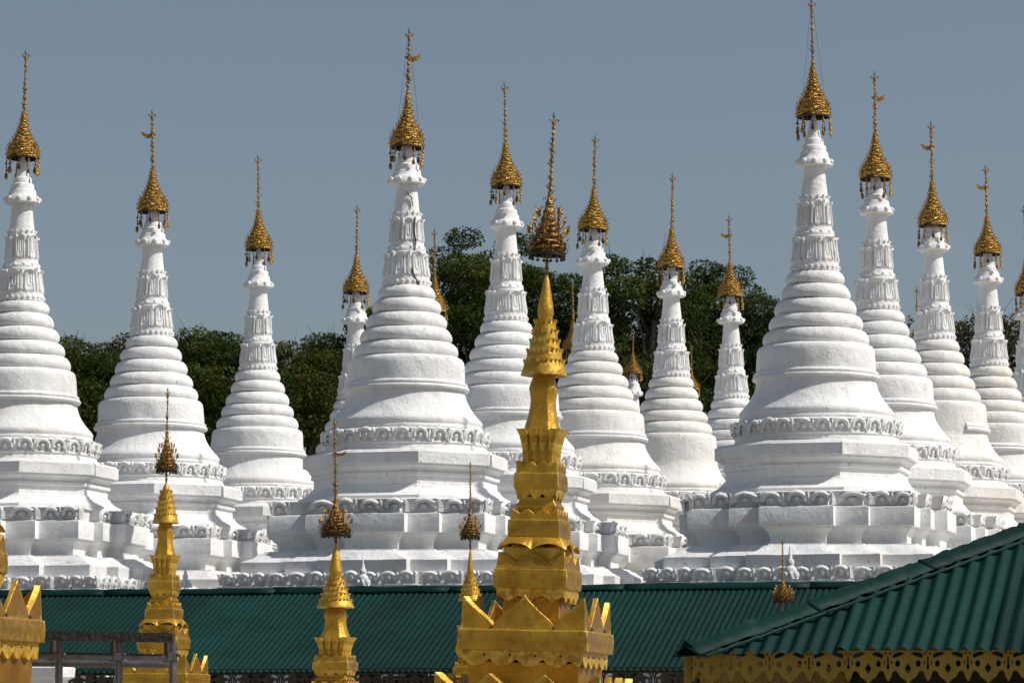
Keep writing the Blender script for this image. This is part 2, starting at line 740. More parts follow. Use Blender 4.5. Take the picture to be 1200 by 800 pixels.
def make_umbrella(name, parent, bands, mat='gilt', leaves=12, seed=1, leafsize=1.0):
    """openwork umbrella; bands: list of (r_bottom, z0, r_top, z1), origin at its rim"""
    rnd = random.Random(seed)
    bm = bmesh.new()
    for bi, (r0, z0, r1, z1) in enumerate(bands):
        n = max(14, int(r0 / 0.0095))
        n -= n % 4
        n = max(n, 12)
        shape = circle(n)
        rows = 6
        hh = z1 - z0
        rings = []
        sc_ = min(1, r0 / 0.12)
        for rr in range(rows + 1):
            f = rr / rows
            r = r0 + (r1 - r0) * f
            bulge = (0.013, 0.002, -0.002, 0.004, 0.002, 0.0, 0.014)[rr] * sc_
            vs = []
            for k, (x, y) in enumerate(shape):
                ph = (k + rr * (1 if bi % 2 else -1)) % 4
                rad = r + bulge + (0.009, 0.0, -0.006, 0.0)[ph] * sc_ + rnd.uniform(-.002, .002)
                zz = z0 + hh * f * 0.9 + (hh * 0.55 if (rr == rows and k % 2) else 0)
                vs.append(bm.verts.new((x * rad, y * rad, zz)))
            rings.append(vs)
        for rr in range(rows):
            for k in range(n):
                ph = (k + rr * (1 if bi % 2 else -1)) % 4
                if rr in (1, 2, 3, 4) and ph == 2 and (rr + k // 4) % 2 == 0 and r0 > 0.035:
                    continue
                j = (k + 1) % n
                bm.faces.new((rings[rr][k], rings[rr][j], rings[rr + 1][j], rings[rr + 1][k]))
        # standing leaves round the lower edge of the band
        m = max(5, int(leaves * (0.45 + 0.55 * r0 / bands[0][0])))
        for k in range(m):
            t = 2 * PI * (k + 0.5 * (bi % 2)) / m
            dx, dy = math.cos(t), math.sin(t)
            s = (0.020 + 0.045 * r0) * leafsize
            c = Vector((dx * (r0 + .014 + .02 * r0), dy * (r0 + .014 + .02 * r0), z0 + hh * .30))
            T = Vector((-dy, dx, 0))
            Nn = Vector((dx, dy, 0))
            pts = [c, c + T * s * .45 + Nn * s * .3 + Vector((0, 0, s * .9)), c + Nn * s * .55 + Vector((0, 0, s * 1.9)), c - T * s * .45 + Nn * s * .3 + Vector((0, 0, s * .9)), c + Nn * s * .55 + Vector((0, 0, s * .9))]
            v = [bm.verts.new(p) for p in pts]
            bm.faces.new((v[0], v[1], v[4]))
            bm.faces.new((v[1], v[2], v[4]))
            bm.faces.new((v[2], v[3], v[4]))
            bm.faces.new((v[3], v[0], v[4]))
            ball(bm, c + Nn * .004 + Vector((0, 0, hh * .28)), s * .26, 1, 5, 3)
    um = obj(name, bm, mat, parent, 25)
    # dark lining
    bm = bmesh.new()
    r0, z0 = bands[0][0], bands[0][1]
    pr = [(max(.004, b[0] - 0.014), b[1] + .004) for b in bands] + [(max(0.003, bands[-1][2] - .008), bands[-1][3])]
    loft(bm, circle(20), pr, bot=False)
    ring_wall(bm, circle(20), r0 + .006, r0 + .006, lambda k: z0 - 0.018, lambda k: z0 + .002, 0.02)
    obj('lining', bm, 'dark_metal', um, 40)
    return um


def make_finial(parent, z0, z1, mat, seed=0, vane=0, big=1.0):
    rnd = random.Random(seed)
    h = z1 - z0
    bm = bmesh.new()
    tube(bm, (0, 0, z0 - 0.03), (0, 0, z1 - 0.05 * big), 0.014 * big, 0.008 * big, 6)
    z = z0
    while z < z1 - 0.11 * big:
        f = (z - z0) / h
        r = (0.030 - 0.012 * f) * big * rnd.uniform(.75, 1.15)
        ball(bm, (0, 0, z), r, rnd.uniform(.6, 1.4), 7, 5)
        if rnd.random() < .6:
            for k in range(3):
                t = rnd.uniform(0, 2 * PI)
                L = rnd.uniform(.035, .065) * big * (1.1 - .4 * f)
                tube(bm, (0, 0, z), (math.cos(t) * L, math.sin(t) * L, z + L * rnd.uniform(.4, 1.2)), 0.007 * big, 0.002, 4)
        z += rnd.uniform(.045, .085) * big
    fin = obj('finial', bm, mat, parent, 40)
    # crown arrows near the top
    bm = bmesh.new()
    zt = z1 - 0.12 * big
    for k in range(4):
        t = PI / 4 + k * PI / 2
        tube(bm, (0, 0, zt), (math.cos(t) * .055 * big, math.sin(t) * .055 * big, zt + .03 * big), .006 * big, .004 * big, 4)
        ball(bm, (math.cos(t) * .058 * big, math.sin(t) * .058 * big, zt + .034 * big), .011 * big, 1, 5, 4)
    ball(bm, (0, 0, zt), .026 * big, 1.3, 6, 4)
    obj('finial_crown', bm, mat, parent, 40)
    bm = bmesh.new()
    v = [(0.002, z1 - .075 * big), (0.020 * big, z1 - .055 * big), (0.016 * big, z1 - .03 * big), (0.001, z1 + 0.01)]
    loft(bm, circle(6), v)
    obj('glass_bud', bm, 'glass', parent, 20)
    if vane:
        bm = bmesh.new()
        # flag shaped vane: a bird-like leaf sticking out sideways, with thickness
        zv = z0 + h * 0.55
        s = 0.15 * big
        out = [(0.0, -.10), (.35, -.22), (.8, -.05), (1.05, .30), (.95, .42), (.55, .22), (.30, .20), (.10, .34), (-.22, .22), (-.36, .30), (-.30, .08), (-.12, .0)]
        fr = [bm.verts.new((x * s * vane, -.004, zv + y * s)) for x, y in out]
        bk = [bm.verts.new((x * s * vane, .004, zv + y * s)) for x, y in out]
        bm.faces.new(fr)
        bm.faces.new(list(reversed(bk)))
        skin(bm, fr, bk)
        obj('weather_vane', bm, mat, parent, 20)


def pendant_mesh(L, mat, seed):
    rnd = random.Random(seed)
    bm = bmesh.new()
    z = 0.0
    tube(bm, (0, 0, 0.01), (0, 0, -L), .0045, .0045, 4)
    while z > -L * .95:
        z -= rnd.uniform(.03, .05)
        k = rnd.random()
        if k < .6:
            ball(bm, (rnd.uniform(-.006, .006), 0, z), rnd.uniform(.010, .017), 1.25, 6, 4)
        else:
            for sx in (-1, 1):
                tube(bm, (0, 0, z), (sx * .022, 0, z - .012), .008, .003, 4)
    loft(bm, circle(6), [(.006, -L + .02), (.018, -L - .02), (.021, -L - .05), (.004, -L - .075)])
    return shared('pendant', bm, mat, 40)


PEND = [pendant_mesh(.15, 'gilt', 3), pendant_mesh(.19, 'gilt_dark', 4), pendant_mesh(.10, 'dark_metal', 5)]


def add_pendants(um, r, n, sc=1.0, long=True):
    for k in range(n):
        t = 2 * PI * (k + .3) / n
        kk = k % 3
        o = link('pendant', PEND[[0, 2, 1][kk]], None, um)
        o.location = (math.cos(t) * (r + .01), math.sin(t) * (r + .01), -0.015)
        s = sc * random.uniform(.85, 1.15)
        o.scale = (sc * 1.1, sc * 1.1, s)
        o.rotation_euler = (random.uniform(-.08, .08), random.uniform(-.08, .08), t)


def arc_moulding(bm, t0, t1, n):
    """double roll moulding round the bell, over an arc"""
    pr = [(69.5, 441.5), (72.5, 441), (75.8, 439.8), (76.6, 437.6), (75.8, 435.8), (73.6, 435), (74.8, 433.8), (74.4, 431.6), (72.0, 430), (69.5, 429)]
    full = abs(t1 - t0 - 2 * PI) < 1e-6
    cols = []
    for k in range(n if full else n + 1):
        t = t0 + (t1 - t0) * k / n
        cols.append([bm.verts.new((math.sin(t) * rF(r), -math.cos(t) * rF(r), zF(y, r) + .006 * noise.noise(Vector((math.sin(t) * 2, math.cos(t) * 2, 4))))) for r, y in pr])
    m = len(cols)
    for k in range(m if full else m - 1):
        A, B = cols[k], cols[(k + 1) % m]
        for q in range(len(pr) - 1):
            bm.faces.new((A[q], A[q + 1], B[q + 1], B[q]))
    if not full:
        bm.faces.new(cols[0])
        bm.faces.new(cols[-1])


def make_white_stupa():
    root = empty('white_stupa', (0, 0, 0))
    S = 3.7
    # ---- lower terrace
    rc = [(x, y) for x, y in redent_c(rF(66), rF(52), rF(56), rF(7), rF(6))]
    bm = bmesh.new()
    offset_loft(bm, rc, [(0.22, 0.0), (0.22, zF(720, 185)), (0.10, zF(712, 185)), (0.06, zF(700, 185)), (0.02, zF(690, 185)), (0.04, zF(681, 185)), (0.0, zF(680, 185)),
                         (-0.02, zF(679, 185)), (-0.03, zF(667, 185)), (-.02, zF(666, 185))], 0.25, 0.012, 1)
    obj('terrace', bm, 'white_rough', root)
    bm = bmesh.new()
    rc2 = [(x, y) for x, y in redent_c(rF(50), rF(44), rF(58), rF(16), rF(15))]
    offset_loft(bm, rc2, [(0.0, zF(665.5, 185)), (0.04, zF(664.8, 185)), (0.045, zF(663, 185)), (0.045, zF(650, 185)), (0.0, zF(648, 185)), (-0.10, zF(644, 185)), (-.16, zF(640, 170)), (-.22, zF(638.5, 165)), (-.23, zF(637, 165))], 0.2, 0.012, 2)
    obj('ledge', bm, 'white_rough', root)
    fr = petal_mesh(rF(25), rF(15))
    fr2 = petal_mesh(rF(21), rF(13.5))
    bm = bmesh.new()
    offset_loft(bm, rc, [(-.03, zF(679, 185)), (-.005, zF(678.6, 185)), (-.005, zF(665, 185)), (-.03, zF(664.6, 185))], .4, .006, 3)
    b = obj('lower_frieze', bm, 'white_rough', root)
    along('lotus_petal', fr2, b, rc, 0.0, rF(21), zF(679.0, 185))
    # ---- main redented block
    blk = [(x, y) for x, y in redent_c(rF(43), rF(38), rF(51), rF(15), rF(12))]
    bm = bmesh.new()
    offset_loft(bm, blk, [(-.13, zF(638, 148)), (-.13, zF(631, 148)), (-.115, zF(626, 148)), (-.085, zF(622, 148)), (-0.05, zF(619.5, 148)), (-.045, zF(617.5, 148)), (0.0, zF(616.9, 148)),
                          (0.0, zF(615, 148)), (0.0, zF(596, 148)), (-.012, zF(594, 148)), (-.07, zF(592.8, 148))], 0.2, 0.012, 4)
    obj('block', bm, 'white', root)
    bm = bmesh.new()
    offset_loft(bm, blk, [(-.13, zF(593, 148)), (-.09, zF(592, 148)), (-.085, zF(579, 148)), (-.05, zF(578, 148)), (-.05, zF(576.6, 148)), (-.3, zF(575.5, 148))], 0.25, 0.008, 5)
    b = obj('upper_frieze', bm, 'white_rough', root)
    along('lotus_petal', fr, b, blk, -.085, rF(26), zF(592.5, 148))
    # ---- octagonal slab
    oc = octagon_c(rF(1))
    bm = bmesh.new()
    k = 0.0
    pr = [(134, 578), (134, 575.5), (130, 574.5), (130, 571), (127.5, 569.5), (119, 565.5), (114.5, 561), (114, 559), (111.5, 558.5), (111, 548), (114.5, 547), (114.8, 543.5), (113, 542.5), (113.5, 540), (116.5, 537),
          (119.5, 535), (119.5, 532.8), (124.5, 532.2), (124.5, 518.5), (122, 517.5), (121, 516), (104, 514.5)]
    loft(bm, polyshape(oc, rF(12)), [(r, zF(y, r)) for r, y in pr], wob=0.012, seed=6)
    obj('octagonal_slab', bm, 'white', root)
    # ---- lotus band
    bm = bmesh.new()
    loft(bm, circle(72), [(rF(r), zF(y, r)) for r, y in ((99, 516), (99, 512), (97, 508.5), (99, 506.5), (98, 505), (97.5, 492), (99.5, 490.5), (98, 488.8), (88, 488))], wob=.008, seed=7)
    b = obj('lotus_band', bm, 'white', root)
    lp = petal_mesh(rF(22), rF(15.5))
    around('lotus_petal', lp, b, 28, rF(98), zF(505.5, 98))
    # ---- bell
    bm = bmesh.new()
    pr = [(90, 489), (92.5, 487.4), (92.5, 485), (91, 483.5), (92, 481.5), (92.5, 478), (90.5, 475), (86.5, 471), (82, 466), (78, 460), (74.8, 454), (72.6, 448), (71.6, 443), (71.3, 440.5),
          (71.4, 427), (70.8, 418), (70.3, 409), (69.4, 404), (67.5, 401.5), (64, 400), (58, 399.5)]
    loft(bm, circle(80), [(rF(r), zF(y, r)) for r, y in pr], wob=.012, seed=8)
    obj('bell', bm, 'white', root, 60)
    bm = bmesh.new()
    arc_moulding(bm, 0, 2 * PI, 80)
    obj('bell_moulding', bm, 'white', root, 60)
    # ---- five rings
    rings = [(399.8, 382.5, 62.5), (382.3, 365.5, 55.5), (365.3, 348, 48), (347.8, 331, 41), (330.8, 315.5, 34.5)]
    for i, (yb, yt, r) in enumerate(rings):
        bm = bmesh.new()
        h = yb - yt
        pr = [(r - 5, yb), (r - 1.2, yb - .02 * h), (r + .2, yb - .14 * h), (r + .9, yb - .33 * h), (r + .3, yb - .55 * h), (r - 1.6, yb - .76 * h), (r - 4, yb - .90 * h), (r - 7, yb - .97 * h), (r - 10, yb - h)]
        loft(bm, circle(60), [(rF(q), zF(y, q)) for q, y in pr], wob=.014, seed=10 + i * 3)
        obj('ring', bm, 'white', root, 60)
    # ---- fluted column, two tiers of leaves
    bm = bmesh.new()
    loft(bm, circle(36), [(rF(r), zF(y, r)) for r, y in ((29, 315.6), (29, 309), (27.5, 304), (24.5, 282), (24.5, 276), (23, 274.5))], wob=.004)
    lc = obj('lower_column', bm, 'white', root)
    n = 12
    hl = zF(277, 22) - zF(304, 22)
    lm = leaf_mesh(rF(13.2), hl, (rF(3.3)) / hl)
    around('column_leaf', lm, lc, 8, rF(27.3), zF(304, 22))
    rib = rib_mesh(rF(4.2), hl, rF(3.3) / hl)
    around('column_rib', rib, lc, 8, rF(26.9), zF(304, 22), phase=.5)
    tm = tooth_mesh(rF(7.6), rF(6.5), rF(3.6))
    around('petal', tm, lc, 22, rF(27), zF(304, 22), flip=True)
    tm2 = tooth_mesh(rF(6.4), rF(6), rF(2.6))
    bm = bmesh.new()
    for k in range(26):
        t = 2 * PI * k / 26
        ball(bm, (math.sin(t) * rF(28.6), -math.cos(t) * rF(28.6), zF(312.6, 22)), rF(2.3), 1.1, 6, 4)
    tag(obj('bead_row', bm, 'white', lc), kind='stuff')
    bm = bmesh.new()
    loft(bm, circle(36), [(rF(r), zF(y, r)) for r, y in ((23.5, 274.6), (23.5, 272), (21.5, 270), (21, 266), (19.6, 262), (18, 240), (17.5, 233), (16, 230))], wob=.004)
    uc = obj('upper_column', bm, 'white', root)
    hl2 = zF(235, 22) - zF(262, 22)
    lm2 = leaf_mesh(rF(10.0), hl2, rF(1.9) / hl2)
    around('column_leaf', lm2, uc, 8, rF(20.4), zF(262, 22), phase=.5)
    rib2 = rib_mesh(rF(3.4), hl2, rF(1.9) / hl2)
    around('column_rib', rib2, uc, 8, rF(20.2), zF(262, 22), phase=0)
    around('petal', tm2, uc, 18, rF(19.6), zF(262, 22), flip=True)
    tm3 = tooth_mesh(rF(5.6), rF(7), rF(2.4))
    around('petal', tm3, uc, 16, rF(16.6), zF(234, 22))
    bm = bmesh.new()
    for k in range(12):
        t = 2 * PI * k / 12
        ball(bm, (math.sin(t) * rF(21.6), -math.cos(t) * rF(21.6), zF(271, 22)), rF(2.6), 1.0, 7, 5)
    tag(obj('bead_row', bm, 'white', uc), kind='stuff')
    # ---- neck, collar, cone
    bm = bmesh.new()
    loft(bm, circle(32), [(rF(r), zF(y, r)) for r, y in ((16.6, 230), (15.7, 226), (14, 210), (12.8, 196), (12.6, 194))], wob=.003)
    obj('neck', bm, 'white', root, 60)
    bm = bmesh.new()
    loft(bm, circle(32), [(rF(r), zF(y, r)) for r, y in ((13.5, 194.2), (20.5, 193.2), (22.4, 191.6), (22.0, 188.5), (20.4, 185.5), (19.2, 183.6), (17.4, 182.6), (17.0, 178), (16.4, 176.6), (14.4, 175.9))], wob=.004)
    co = obj('collar', bm, 'white', root, 50)
    bm = bmesh.new()
    for k in range(10):
        t = 2 * PI * (k + .3) / 10
        ball(bm, (math.sin(t) * rF(21.2), -math.cos(t) * rF(21.2), zF(187.6, 22)), rF(3.3), 1, 7, 5)
    tag(obj('collar_beads', bm, 'white', co), kind='stuff')
    bm = bmesh.new()
    loft(bm, circle(24), [(rF(r), zF(y, r)) for r, y in ((14.8, 175.8), (14.5, 170.5), (13.6, 169.4), (11.8, 168.8), (11.4, 163), (10.6, 161.6), (8.6, 161), (7.8, 157), (6.5, 150), (4.6, 143), (2.2, 137), (1.6, 128))], wob=.003)
    obj('cone', bm, 'white', root, 50)
    return root


def white_umbrella(root, seed, vane=0, wires=False):
    """umbrella of one white stupa, its origin at the rim so that it can be stretched"""
    zr = zF(RIM_Y)

    def z(y):
        return zF(y) - zr
    prof = [(19.9, 137), (19.6, 130.5), (18.2, 124.5), (15.6, 119.2), (12.4, 114), (9.5, 108.5), (7.2, 103), (5.4, 97), (4.0, 91), (2.9, 85), (2.1, 79)]
    bands = []
    for (r0, y0), (r1, y1) in zip(prof, prof[1:]):
        bands.append((rF(r0), z(y0) + .004, rF(r1) + rF(.8), z(y1)))
    um = make_umbrella('umbrella', root, bands, 'gilt', 18, seed)
    um.location = (0, 0, zr)
    make_finial(um, z(79), z(TIP_Y), 'gilt_dark', seed, vane, 1.2)
    add_pendants(um, rF(19.5), 10, 1.15)
    # struts joining the umbrella to the cone
    bm = bmesh.new()
    for k in range(6):
        t = 2 * PI * k / 6
        tube(bm, (math.cos(t) * rF(18), math.sin(t) * rF(18), 0), (0, 0, z(126)), .006, .006, 4)
    tube(bm, (0, 0, z(143)), (0, 0, z(70)), .016, .012, 6)
    obj('strut', bm, 'dark_metal', um)
    if wires:
        for t in (0.3, 2.6, 4.6):
            bm = bmesh.new()
            tube(bm, (math.cos(t) * rF(15), math.sin(t) * rF(15), z(118)), (math.cos(t) * .03, math.sin(t) * .03, z(16)), .0022, .0022, 3)
            obj('wire', bm, 'dark_metal', um)
    return um


random.seed(4)
ROT = -R(14)
A_, B_, DEL = 6.172, 4.916, 0.309
G1 = 'white stupas standing in rows on the terrace'
# name: (row, col, x, y_tip, y_rim, y_collar, vane, mat, label)
ST = [
    (1, 0, 954, -3, 137, 193, 0, 'wide white stupa at centre right, its finial cut by the top of the photo'),
    (0, 0, 477, 32, 173, 214, 1, 'wide cracked white stupa left of the big golden stupa, tall finial with guy wires'),
    (-1, 0, 28, 57, 185, 236, 0, 'large white stupa at the left edge of the photo, partly cut off'),
    (-1, 1, 180, 128, 248, 286, -1, 'white stupa behind the small golden spire at left, second from the left'),
    (-1, 2, 303, 181, 292, 335, 0, 'slimmer white stupa against dark trees, third from the left'),
    (-1, 3, 417, 240, 343, 377, 0, 'white stupa half hidden by the left side of the wide cracked stupa'),
    (0, 1, 591, 96, 219, 265, 0, 'white stupa directly left of and behind the big golden stupa spire'),
    (0, 2, 693, 158, 270, 308, 0, 'white stupa directly right of the big golden stupa spire'),
    (0, 3, 785, 203, 315, 346, 0, 'white stupa with weathered bell, second right of the big golden spire'),
    (0, 4, 857, 252, 348, 377, -1, 'white stupa peeping out left of the wide centre right stupa'),
    (1, 1, 1027, 83, 210, 249, 1, 'white stupa just behind the right side of the wide centre right stupa'),
    (1, 2, 1094, 142, 265, 292, -1, 'stained white stupa third from the right edge, rings browned'),
    (1, 3, 1156, 193, 298, 330, -1, 'white stupa second from the right edge, against bare branches'),
    (1, 4, 1207, 240, 345, 372, 0, 'white stupa cut off by the right edge of the photo'),
]
EXTRA = [  # x, y_tip, y_rim, y_collar, D, label
    (512, 268, 366, 400, 68.0, 'far stupa showing only its golden umbrella behind the wide cracked stupa'),
    (674, 330, 411, 440, 75.0, 'far stupa whose golden umbrella shows against trees beside the big golden spire'),
    (743, 385, 438, 462, 81.0, 'tiny far white stupa seen between two larger ones before the trees'),
    (810, 405, 457, 481, 84.0, 'far stupa whose umbrella barely shows beside the second stupa right of the golden spire'),
    (1073, 336, 412, 440, 75.0, 'far stupa whose umbrella shows in the gap before the stained stupa'),
]
proto = make_white_stupa()
index_children()
allp = []
for (i, j, x, yt, yr, yc, vane, lab) in ST:
    X0 = 0
    D = 50 + j * B_ * math.cos(DEL) - i * A_ * math.sin(DEL)
    allp.append((x, yt, yr, yc, D, vane, lab, (i, j)))
for (x, yt, yr, yc, D, lab) in EXTRA:
    allp.append((x, yt, yr, yc, D, 0, lab, None))
zcol = zF(COLLAR_Y)
zrim = zF(RIM_Y)
ztip = zF(TIP_Y)
allroots = []
for idx, (x, yt, yr, yc, D, vane, lab, ij) in enumerate(allp):
    if idx == 0:
        r = proto
    else:
        r = copy_tree(proto)
    allroots.append(r)
    s = hgt(yc, D) / zcol
    if idx == 16 or idx == 17:
        s_xy = s * 0.85
    else:
        s_xy = s
    p = P(x, yc, D)
    r.location = (p.x, D, 0)
    r.rotation_euler = (0, 0, ROT + (idx % 4) * PI / 2)
    vv = random.Random(idx * 7 + 3)
    s_xy *= vv.uniform(.965, 1.03)
    if idx:
        r.rotation_euler[0] = vv.uniform(-.004, .004)
        r.rotation_euler[1] = vv.uniform(-.004, .004)
    r.scale = (s_xy, s_xy, s)
    um = white_umbrella(r, idx + 1, vane, wires=idx in (0, 1))
    # stretch the umbrella so that rim and tip both land where they were measured
    lr = hgt(yr, D) / s
    lt = hgt(yt, D) / s
    um.location = (0, 0, lr)
    um.scale = (1, 1, (lt - lr) / (ztip - zrim))
    um.rotation_euler = (vv.uniform(-.02, .02), vv.uniform(-.025, .025), -r.rotation_euler.z)
    if idx in (8, 11):
        # the moulding of these two has fallen away in front
        for ch in list(r.children):
            if ch.name.startswith('bell_moulding'):
                bpy.data.objects.remove(ch)
        fz = -r.rotation_euler.z
        for (ta, tb) in ((R(-100), R(-38 if idx == 8 else -33)), (R(28), R(120)))[:1 if idx == 8 else 2]:
            bm = bmesh.new()
            arc_moulding(bm, ta, tb, 22)
            mo = obj('bell_moulding', bm, 'white', r, 50)
            mo.rotation_euler = (0, 0, fz)
    if idx in (7, 8, 11, 12):
        # these few have browner, more weathered plaster
        stack = list(r.children)
        for ch in stack:
            if ch.type == 'MESH' and ch.name.split('.')[0] in ('bell', 'ring', 'octagonal_slab', 'block'):
                ch.material_slots[0].link = 'OBJECT'
                ch.material_slots[0].material = M['white_warm']
    tag(r, lab, 'stupa', G1)

# ragged cracks in the column of the wide stupa left of centre
CR = [[(477, 222, 15.5), (480, 226, 15.6), (483.5, 230, 15.8), (484.3, 234, 16), (484.8, 240, 16.6)],
      [(488, 252, 20.6), (487.5, 262, 20.9), (487, 270, 21), (489, 280, 21.6), (488, 291, 23.4)],
      [(484, 312, 27), (486, 318, 27.6), (489.5, 325, 28.2), (493, 332, 29), (498, 337, 30), (500, 342, 31)]]
rA = allroots[1]
for line in CR:
    bm = bmesh.new()
    prev = None
    D = 50.0
    kk = len(line)
    pts3 = []
    for (x, y, rr) in line:
        wx = (x - 477.5) * D / F
        wr = (rr + .9) * D / F
        wy = -math.sqrt(max(1e-4, wr * wr - wx * wx))
        pts3.append(Vector((wx, wy, hgt(y, D + wy))))
    inv = Matrix.Rotation(-rA.rotation_euler.z, 4, 'Z')
    sA = rA.scale.x
    for i, p in enumerate(pts3):
        hw = .0035 + .006 * math.sin(PI * (i + .6) / (kk + .2)) * random.uniform(.6, 1.2)
        q = [inv @ (p + Vector(o)) / sA for o in ((-hw, .02, 0), (-hw, -.002, .002), (hw, -.002, -.002), (hw, .02, 0))]
        row = [bm.verts.new(v) for v in q]
        if prev:
            skin(bm, prev, row)
        prev = row
    obj('crack', bm, 'dark_metal', rA, 0)

# small white bud finials standing on the terrace edges
def bud_mesh():
    bm = bmesh.new()
    loft(bm, circle(16), [(rF(r), rF(z)) for r, z in ((9, 0), (8.5, 3), (6, 5), (7, 7), (7.5, 10), (5.5, 13), (3.5, 14.5), (4.6, 17), (4.2, 20), (2.2, 22.5), (2.6, 25), (1.2, 28), (0.9, 33), (0.2, 36))], wob=.004)
    for k in range(8):
        t = 2 * PI * k / 8
        ball(bm, (math.cos(t) * rF(7.6), math.sin(t) * rF(7.6), rF(4)), rF(3), 1.4, 6, 4)
    return shared('bud_finial', bm, 'white_rough', 50)


BUD = bud_mesh()
for (x, y, D, k, lab) in ((425, 686, 46.6, .9, 'small white bud finial on the terrace edge before the wide cracked stupa'),
                       (926, 678, 44.9, 1.0, 'small white bud finial on the terrace edge behind the small golden umbrella at right'),
                       (217, 688, 50.6, .75, 'small white bud finial on the terrace edge right of the left golden spire')):
    p = P(x, y, D)
    o = link('bud_finial', BUD, None, None, p)
    o.scale = (k, k, k)
    tag(o, lab, 'finial', 'bud finials along the terrace edge')

# ------------------------------------------------------------------ golden stupas (measured on the big one in the middle)
DG = 22.0


def zG(y):
    return hgt(y, DG - .25)


def rG(px):
    return px * zc(600, DG) / F


def tri(u, n):
    """triangle wave 0..1 with n peaks across u in 0..1, starting at a peak"""
    f = (u * n) % 1.0
    return abs(2 * f - 1)


def sq_ring(n):
    pts = []
    us = []
    cs = square_c()
    for i in range(4):
        p, q = cs[i], cs[(i + 1) % 4]
        for j in range(n):
            t = j / n
            pts.append((p[0] + (q[0] - p[0]) * t, p[1] + (q[1] - p[1]) * t))
            us.append(t)
    return pts, us


def jit(bm, amp, sc=9, seed=0):
    for v in bm.verts:
        c = v.co
        v.co += Vector((noise.noise(c * sc + Vector((seed, 0, 0))), noise.noise(c * sc + Vector((0, 7 + seed, 0))), noise.noise(c * sc + Vector((0, 0, 13 + seed))))) * amp


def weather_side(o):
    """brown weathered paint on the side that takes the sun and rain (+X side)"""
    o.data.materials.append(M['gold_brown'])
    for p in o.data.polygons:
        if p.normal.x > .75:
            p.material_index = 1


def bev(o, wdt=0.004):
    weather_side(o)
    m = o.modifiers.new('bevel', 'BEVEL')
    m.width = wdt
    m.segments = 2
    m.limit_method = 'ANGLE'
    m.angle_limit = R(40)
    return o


def g_slab(root, name, prof, per=0.04, seed=0, bevel=.004):
    bm = bmesh.new()
    sh = polyshape(square_c(), 0.12)
    loft(bm, sh, [(rG(r), zG(y)) for r, y in prof])
    jit(bm, 0.004, 11, seed)
    return bev(obj(name, bm, 'gold', root, 35), bevel)


